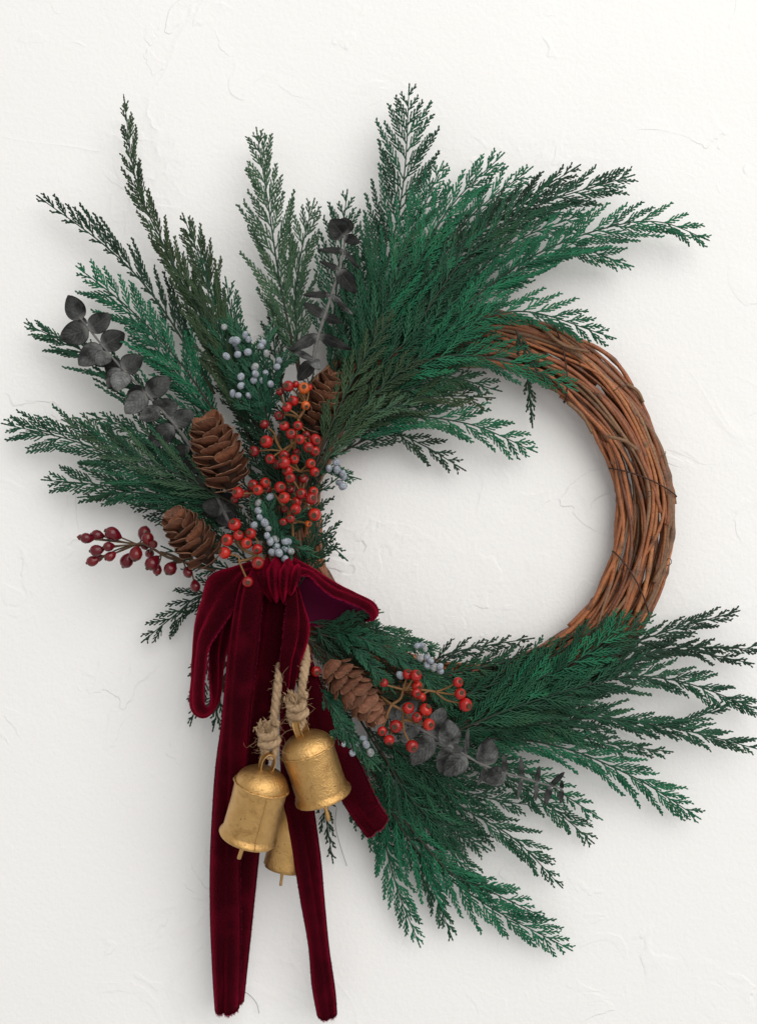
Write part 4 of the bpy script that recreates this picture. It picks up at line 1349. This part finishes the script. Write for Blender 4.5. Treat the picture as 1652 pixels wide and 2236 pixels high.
ribbon(bow, 'ribbon_tail', [(618, 1280, .075), (640, 1440, .076), (665, 1560, .080), (705, 1665, .080), (752, 1757, .076), (800, 1827, .070)],
       [(640, 1285, .075), (688, 1460, .076), (741, 1590, .080), (784, 1664, .080), (824, 1751, .076), (846, 1783, .070)], 83, bulge=.0065, fr=(2.5, 6), end=4, label='short tail slanting down right')
ribbon(bow, 'ribbon_tail', [(570, 1270, .078), (568, 1320, .076), (556, 1420, .072), (538, 1540, .066), (512, 1700, .058), (500, 1880, .048), (492, 2050, .036), (500, 2172, .030)],
       [(626, 1268, .085), (630, 1315, .090), (624, 1427, .088), (606, 1514, .082), (588, 1640, .068), (567, 1850, .048), (546, 2055, .036), (532, 2186, .030)], 84, bulge=.0070, fr=(2.5, 2.5), end=5, label='narrow tail behind the widest one')
ribbon(bow, 'ribbon_tail', [(612, 1262, .085), (625, 1300, .104), (619, 1383, .108), (613, 1441, .104), (613, 1520, .092), (612, 1640, .070), (620, 1750, .066), (631, 1815, .066), (644, 1889, .062), (657, 1968, .055), (674, 2065, .046), (681, 2149, .040), (693, 2218, .036)],
       [(640, 1258, .085), (653, 1305, .095), (674, 1358, .092), (670, 1400, .090), (655, 1445, .090), (640, 1520, .085), (660, 1640, .066), (682, 1750, .062), (692, 1815, .062), (701, 1885, .058), (708, 1968, .052), (718, 2070, .044), (731, 2160, .038), (735, 2214, .035)], 85, n=120, bulge=.0075, fr=(3, 2.5), end=4, label='long right tail ending lowest')
ribbon(bow, 'ribbon_tail', [(540, 1250, .085), (520, 1290, .108), (500, 1410, .112), (485, 1570, .106), (470, 1690, .086), (460, 1870, .064), (460, 2010, .054), (465, 2126, .046), (470, 2206, .042)],
       [(590, 1250, .088), (574, 1295, .112), (563, 1412, .117), (546, 1570, .110), (538, 1690, .086), (525, 1870, .064), (526, 2010, .054), (525, 2126, .046), (522, 2200, .042)], 86, n=120, bulge=.0085, fr=(2.5, 2.5), end=6, label='widest tail hanging straight down at left')
ribbon(bow, 'ribbon_knot', [(566, 1234, .080), (560, 1246, .102), (566, 1264, .113), (574, 1284, .112), (584, 1300, .098)],
       [(650, 1226, .080), (656, 1244, .102), (654, 1262, .113), (646, 1282, .112), (634, 1298, .098)], 87, n=50, m=48, bulge=.004, pleat=.0032, pf=3.4, fr=(3, 3), end=3, label='gathered folds at the middle of the bow')

# ------------------------------------------------------------------ bells
def bell(label, top, rim, ht, hr, rad, seed, kind='dome', spin=0.0):
    """top of the dome, centre of the rim; rad in photo units"""
    rs = np.random.RandomState(seed)
    A, Bp = at(*top, ht), at(*rim, hr)
    ax = Bp - A
    H = np.linalg.norm(ax)
    ax = ax / H
    r = rad * S * 0.93
    t = thing('bell', label, 'bell', A, 'gold painted metal bells')
    up = np.array([math.cos(spin), -math.sin(spin), 0])
    Mx = np.array(axes_matrix(A, -ax, up))

    def tr(V):
        return V @ Mx[:3, :3].T + Mx[:3, 3]
    if kind == 'dome':
        prof = [(0.004, 0)] + [(math.sin(a) * 0.97, -(1 - math.cos(a)) * 0.66) for a in np.linspace(0.08, 1.45, 14)]
        hz = H / r
        prof += [(0.985, -0.66), (0.99, -0.72)] + [(0.985 - 0.012 * math.sin(q * 3.1), -0.72 - (hz - 0.72 - 0.30) * q) for q in np.linspace(0.08, 1, 14)]
        z0 = prof[-1][1]
        prof += [(0.985, z0 - .03), (1.0, z0 - .08), (1.05, z0 - .15), (1.085, z0 - .22), (1.09, z0 - .27), (1.075, z0 - .30), (1.045, z0 - .295), (1.02, z0 - .2), (0.95, z0), (0.94, -0.8), (0.6, -.4), (.01, -.25)]
    else:
        hz = H / r
        prof = [(0.004, 0)] + [(math.sin(a) * 0.86, -(1 - math.cos(a)) * 0.5) for a in np.linspace(0.1, 1.5, 10)] + [(0.87 + 0.13 * q, -0.52 - (hz - 0.52) * q) for q in np.linspace(0.05, 1, 16)]
        prof += [(0.965, -hz), (0.95, -hz + .1), (0.8, -0.8), (.01, -.4)]
    seg = 64
    V, Q = lathe(np.array(prof) * r, seg)
    ang_ = np.arctan2(V[:, 1], V[:, 0])
    dent = 0.014 * hashnoise(V / r, seed, 1.6) + 0.006 * hashnoise(V / r, seed + 1, 5)
    V[:, :2] *= (1 + dent)[:, None]
    if kind != 'dome':
        V[:, 1] *= 0.72
    V[:, 2] += r * 0.02 * np.sin(ang_ * 2 + seed) * (V[:, 2] < -0.8 * r)
    part('body', t, tr(V), [Q], M['gold'])
    # rolled weld seam round the shoulder
    if kind == 'dome':
        a = np.linspace(0, 2 * math.pi, 90)
        w_ = 0.018 * np.sin(a * 2 + seed) + 0.008 * np.sin(a * 9)
        P = np.stack([np.cos(a) * 0.985 * r, np.sin(a) * 0.985 * r, (-0.66 + w_) * r], 1)
        P[:, :2] *= (1 + 0.014 * hashnoise(P / r, seed, 1.6) + 0.012)[:, None]
        V, F = tube1(P, r * (0.034 + 0.016 * np.sin(a * 17 + seed) ** 2 + 0.008 * rs.normal(size=90)), 7)
        part('shoulder_seam', t, tr(V), F, M['gold'])
        zz = np.linspace(-0.72, -hz + 0.05, 40)
        sa = R(-35 if seed % 2 else 120) - spin
        rr = np.interp(-zz, [p[1] * -1 for p in prof[16:36]], [p[0] for p in prof[16:36]]) * r * 1.012
        P = np.stack([np.cos(sa) * rr, np.sin(sa) * rr, zz * r], 1)
        P[:, 0] += 0.008 * r * np.sin(zz * 9)
        V, F = tube1(P, r * (0.020 + 0.010 * np.abs(rs.normal(size=40))), 6)
        part('side_seam', t, tr(V), F, M['gold'])
    else:
        for sg in (-1, 1):
            zz = np.linspace(-0.62, -hz + .02, 20)
            rx = (0.87 + 0.13 * (-zz - .52) / (hz - .52)) * r
            G = np.stack([np.stack([sg * rx, np.full(20, q), zz * r], 1) + np.array([sg * e * r, 0, 0]) for q, e in ((-.10 * r, -.03), (-.05 * r, .06), (.05 * r, .06), (.10 * r, -.03))], 1)
            V, F, _ = sheet(G, r * .06)
            part('side_flange', t, tr(V), F, M['gold'])
    # strap hanger: flat band bent into a loop
    a = np.linspace(-0.55, math.pi + 0.55, 30)
    hw, hh = 0.25 * r, 0.62 * r
    path = np.stack([hw * np.cos(a) * 1.0, np.zeros(30), hh * 0.35 + np.where(np.sin(a) > 0, np.sin(a) * hh * 0.62, np.sin(a) * hh * .95)], 1)
    b = np.linspace(-1, 1, 5)[None, :, None] * np.array([0, 0.14 * r, 0])
    G = path[:, None, :] + b
    V, F, _ = sheet(G, 0.055 * r)
    ca = R(40)
    V = V @ np.array([[math.cos(ca), math.sin(ca), 0], [-math.sin(ca), math.cos(ca), 0], [0, 0, 1]])
    part('hanger', t, tr(V), F, M['gold'])
    zz = np.linspace(-0.5, -hz - 0.95, 24)
    P = np.stack([0.04 * r * np.sin(zz * 2), 0.02 * r * np.cos(zz * 3), zz * r], 1)
    sw = rs.uniform(-.03, .03)
    P[:, 0] += sw * r * -zz
    V, F = tube1(P, r * (0.085 + 0.008 * rs.normal(size=24)), 9)
    part('clapper', t, tr(V), F, M['gold'])
    return t


bell('gold bell hanging behind the other two, half covered by a ribbon tail', (646, 1745), (615, 1896), .058, .050, 40, 92, 'cow', spin=.25)
bell('gold bell on the left, tilted with its mouth to lower left', (581, 1676), (541, 1826), .118, .105, 58, 93, spin=.3)
bell('gold bell on the right, tilted with its mouth to lower right', (660, 1599), (706, 1738), .112, .100, 58, 94, spin=-.4)


# ------------------------------------------------------------------ jute cords
def ply_tube(t, name, P, r, rs, turns, plies=3):
    n = len(P)
    T, N, Bv = frames(P)
    s = np.linspace(0, 1, n)
    Ls = np.linalg.norm(np.diff(P, axis=0), axis=1).sum()
    for k in range(plies):
        a = 2 * math.pi * (turns * s + k / plies)
        Q = P + (np.cos(a)[:, None] * Bv + np.sin(a)[:, None] * N) * (r * 0.40)[:, None]
        V, F = tube1(Q, r * 0.64 * (1 + .07 * rs.normal(size=n)), 9)
        uu = np.concatenate([np.repeat(s * Ls * 10, 9), [0, 0]])
        vv = np.concatenate([np.tile(np.linspace(-1, 1, 9), n), [0, 0]])
        part(name, t, V, F, M['jute'], {'u': uu, 'v': vv})


def fibres(t, P, r, rs, n, length):
    i = rs.randint(0, len(P), n)
    d = unit(rs.normal(size=(n, 3)) + np.array([0, -0.4, 0]))
    O = P[i] + d * (r[i] * 0.9)[:, None]
    L = S * length * rs.gamma(1.6, 0.6, size=n)[:, None]
    tg = unit(rs.normal(size=(n, 3)))
    q = np.linspace(0, 1, 6)[None, :, None]
    Pp = O[:, None, :] + L[:, None, :] * (q * d[:, None, :] * 0.6 + q ** 2 * tg[:, None, :] * 0.6 + 0.12 * np.sin(q * 7) * np.roll(tg, 1, 1)[:, None, :])
    V, Q = tubes(Pp, np.broadcast_to(S * np.array([.38, .38, .34, .3, .28, .2]), (n, 6)), unit(rs.normal(size=(n, 3))), 1, 3)
    part('fibre', t, V, [Q], M['jute_fibre'], kind='stuff')


def cord(label, pts, knot, kr, end, seed):
    """pts: cord path down to the knot; knot centre (x,y,h); end: where it passes through the bell hanger"""
    rs = np.random.RandomState(seed)
    P = spline([at(*p) for p in pts], 90)
    t = thing('jute_cord', label, 'cord', P[0], 'jute cords holding the bells')
    r = S * 8.8 * (1 + .10 * np.sin(np.linspace(0, 9, 90) + seed))
    ply_tube(t, 'strand', P, r, rs, len(P) / 26)
    kc = at(*knot)
    k = kr * S * .92
    s = np.linspace(0, 1, 150)
    a = s * 2 * math.pi * 2.6
    el = np.stack([np.cos(a) * (0.62 + .16 * np.sin(a * .7)), np.sin(a) * 0.62 - 0.05, 0.92 - 1.84 * s + 0.38 * np.sin(a + .6)], 1)
    Kp = kc + el * k
    rk = np.full(150, k * .36)
    ply_tube(t, 'knot', Kp, rk, rs, 7)
    ce = at(*end)
    a = np.linspace(-0.3, 2 * math.pi + .3, 60)
    mid = (kc + ce) / 2
    half = np.linalg.norm(ce - kc) / 2
    dirn = unit(ce - kc)
    sd = unit(np.cross(dirn, [0.25, -1.0, 0]))
    Lp = mid + np.cos(a)[:, None] * dirn * half + np.sin(a)[:, None] * sd * S * 9
    ply_tube(t, 'eye_loop', Lp, np.full(60, S * 7.5), rs, 4)
    # frayed end standing up from the knot
    n = 160
    o = kc + np.array([-0.55 * k, -0.2 * k, 0.8 * k])
    d = unit(np.array([-0.25, -0.2, 1.0]) + rs.normal(size=(n, 3)) * 0.42)
    q = np.linspace(0, 1, 4)[None, :, None]
    Pp = o + rs.normal(size=(n, 1, 3)) * k * .30 + q * d[:, None, :] * (S * 9 * rs.uniform(.4, 1.1, n))[:, None, None]
    V, Q = tubes(Pp, np.broadcast_to(S * np.array([.9, .9, .7, .4]), (n, 4)), unit(rs.normal(size=(n, 3))), 1, 4)
    part('frayed_end', t, V, [Q], M['jute_fibre'], kind='stuff')
    fibres(t, np.vstack([P, Kp, Kp, Lp]), np.concatenate([r, rk, rk, np.full(60, S * 7)]), rs, 480, 11)


cord('thin jute cord and fuzzy knot above the left bell', [(613, 1425, .070), (609, 1465, .096), (606, 1500, .101), (602, 1540, .104), (596, 1590, .108)], (588, 1608, .116), 24, (592, 1652, .118), 96)
cord('thick jute cord and fuzzy knot above the right bell', [(656, 1380, .072), (668, 1425, .086), (665, 1460, .101), (661, 1490, .106), (656, 1525, .108)], (650, 1546, .112), 24, (652, 1588, .112), 97)

# ------------------------------------------------------------------ stray hairs and specks on the wall
for lab, pts in (('single fine hair hanging on the wall right of the bells', [(735, 1762), (732, 1800), (741, 1840), (757, 1890)]),
                 ('single fine hair curling out under the widest ribbon tail', [(526, 2160), (545, 2172), (560, 2190), (566, 2212)])):
    P = spline([at(x, y, .004) for x, y in pts], 30)
    V, F = tube1(P, S * 0.45, 5)
    o = bpy.data.objects.new('stray_hair', make_mesh('stray_hair', V, F, M['debris']))
    o['label'], o['category'] = lab, 'hair'
    C.objects.link(o)
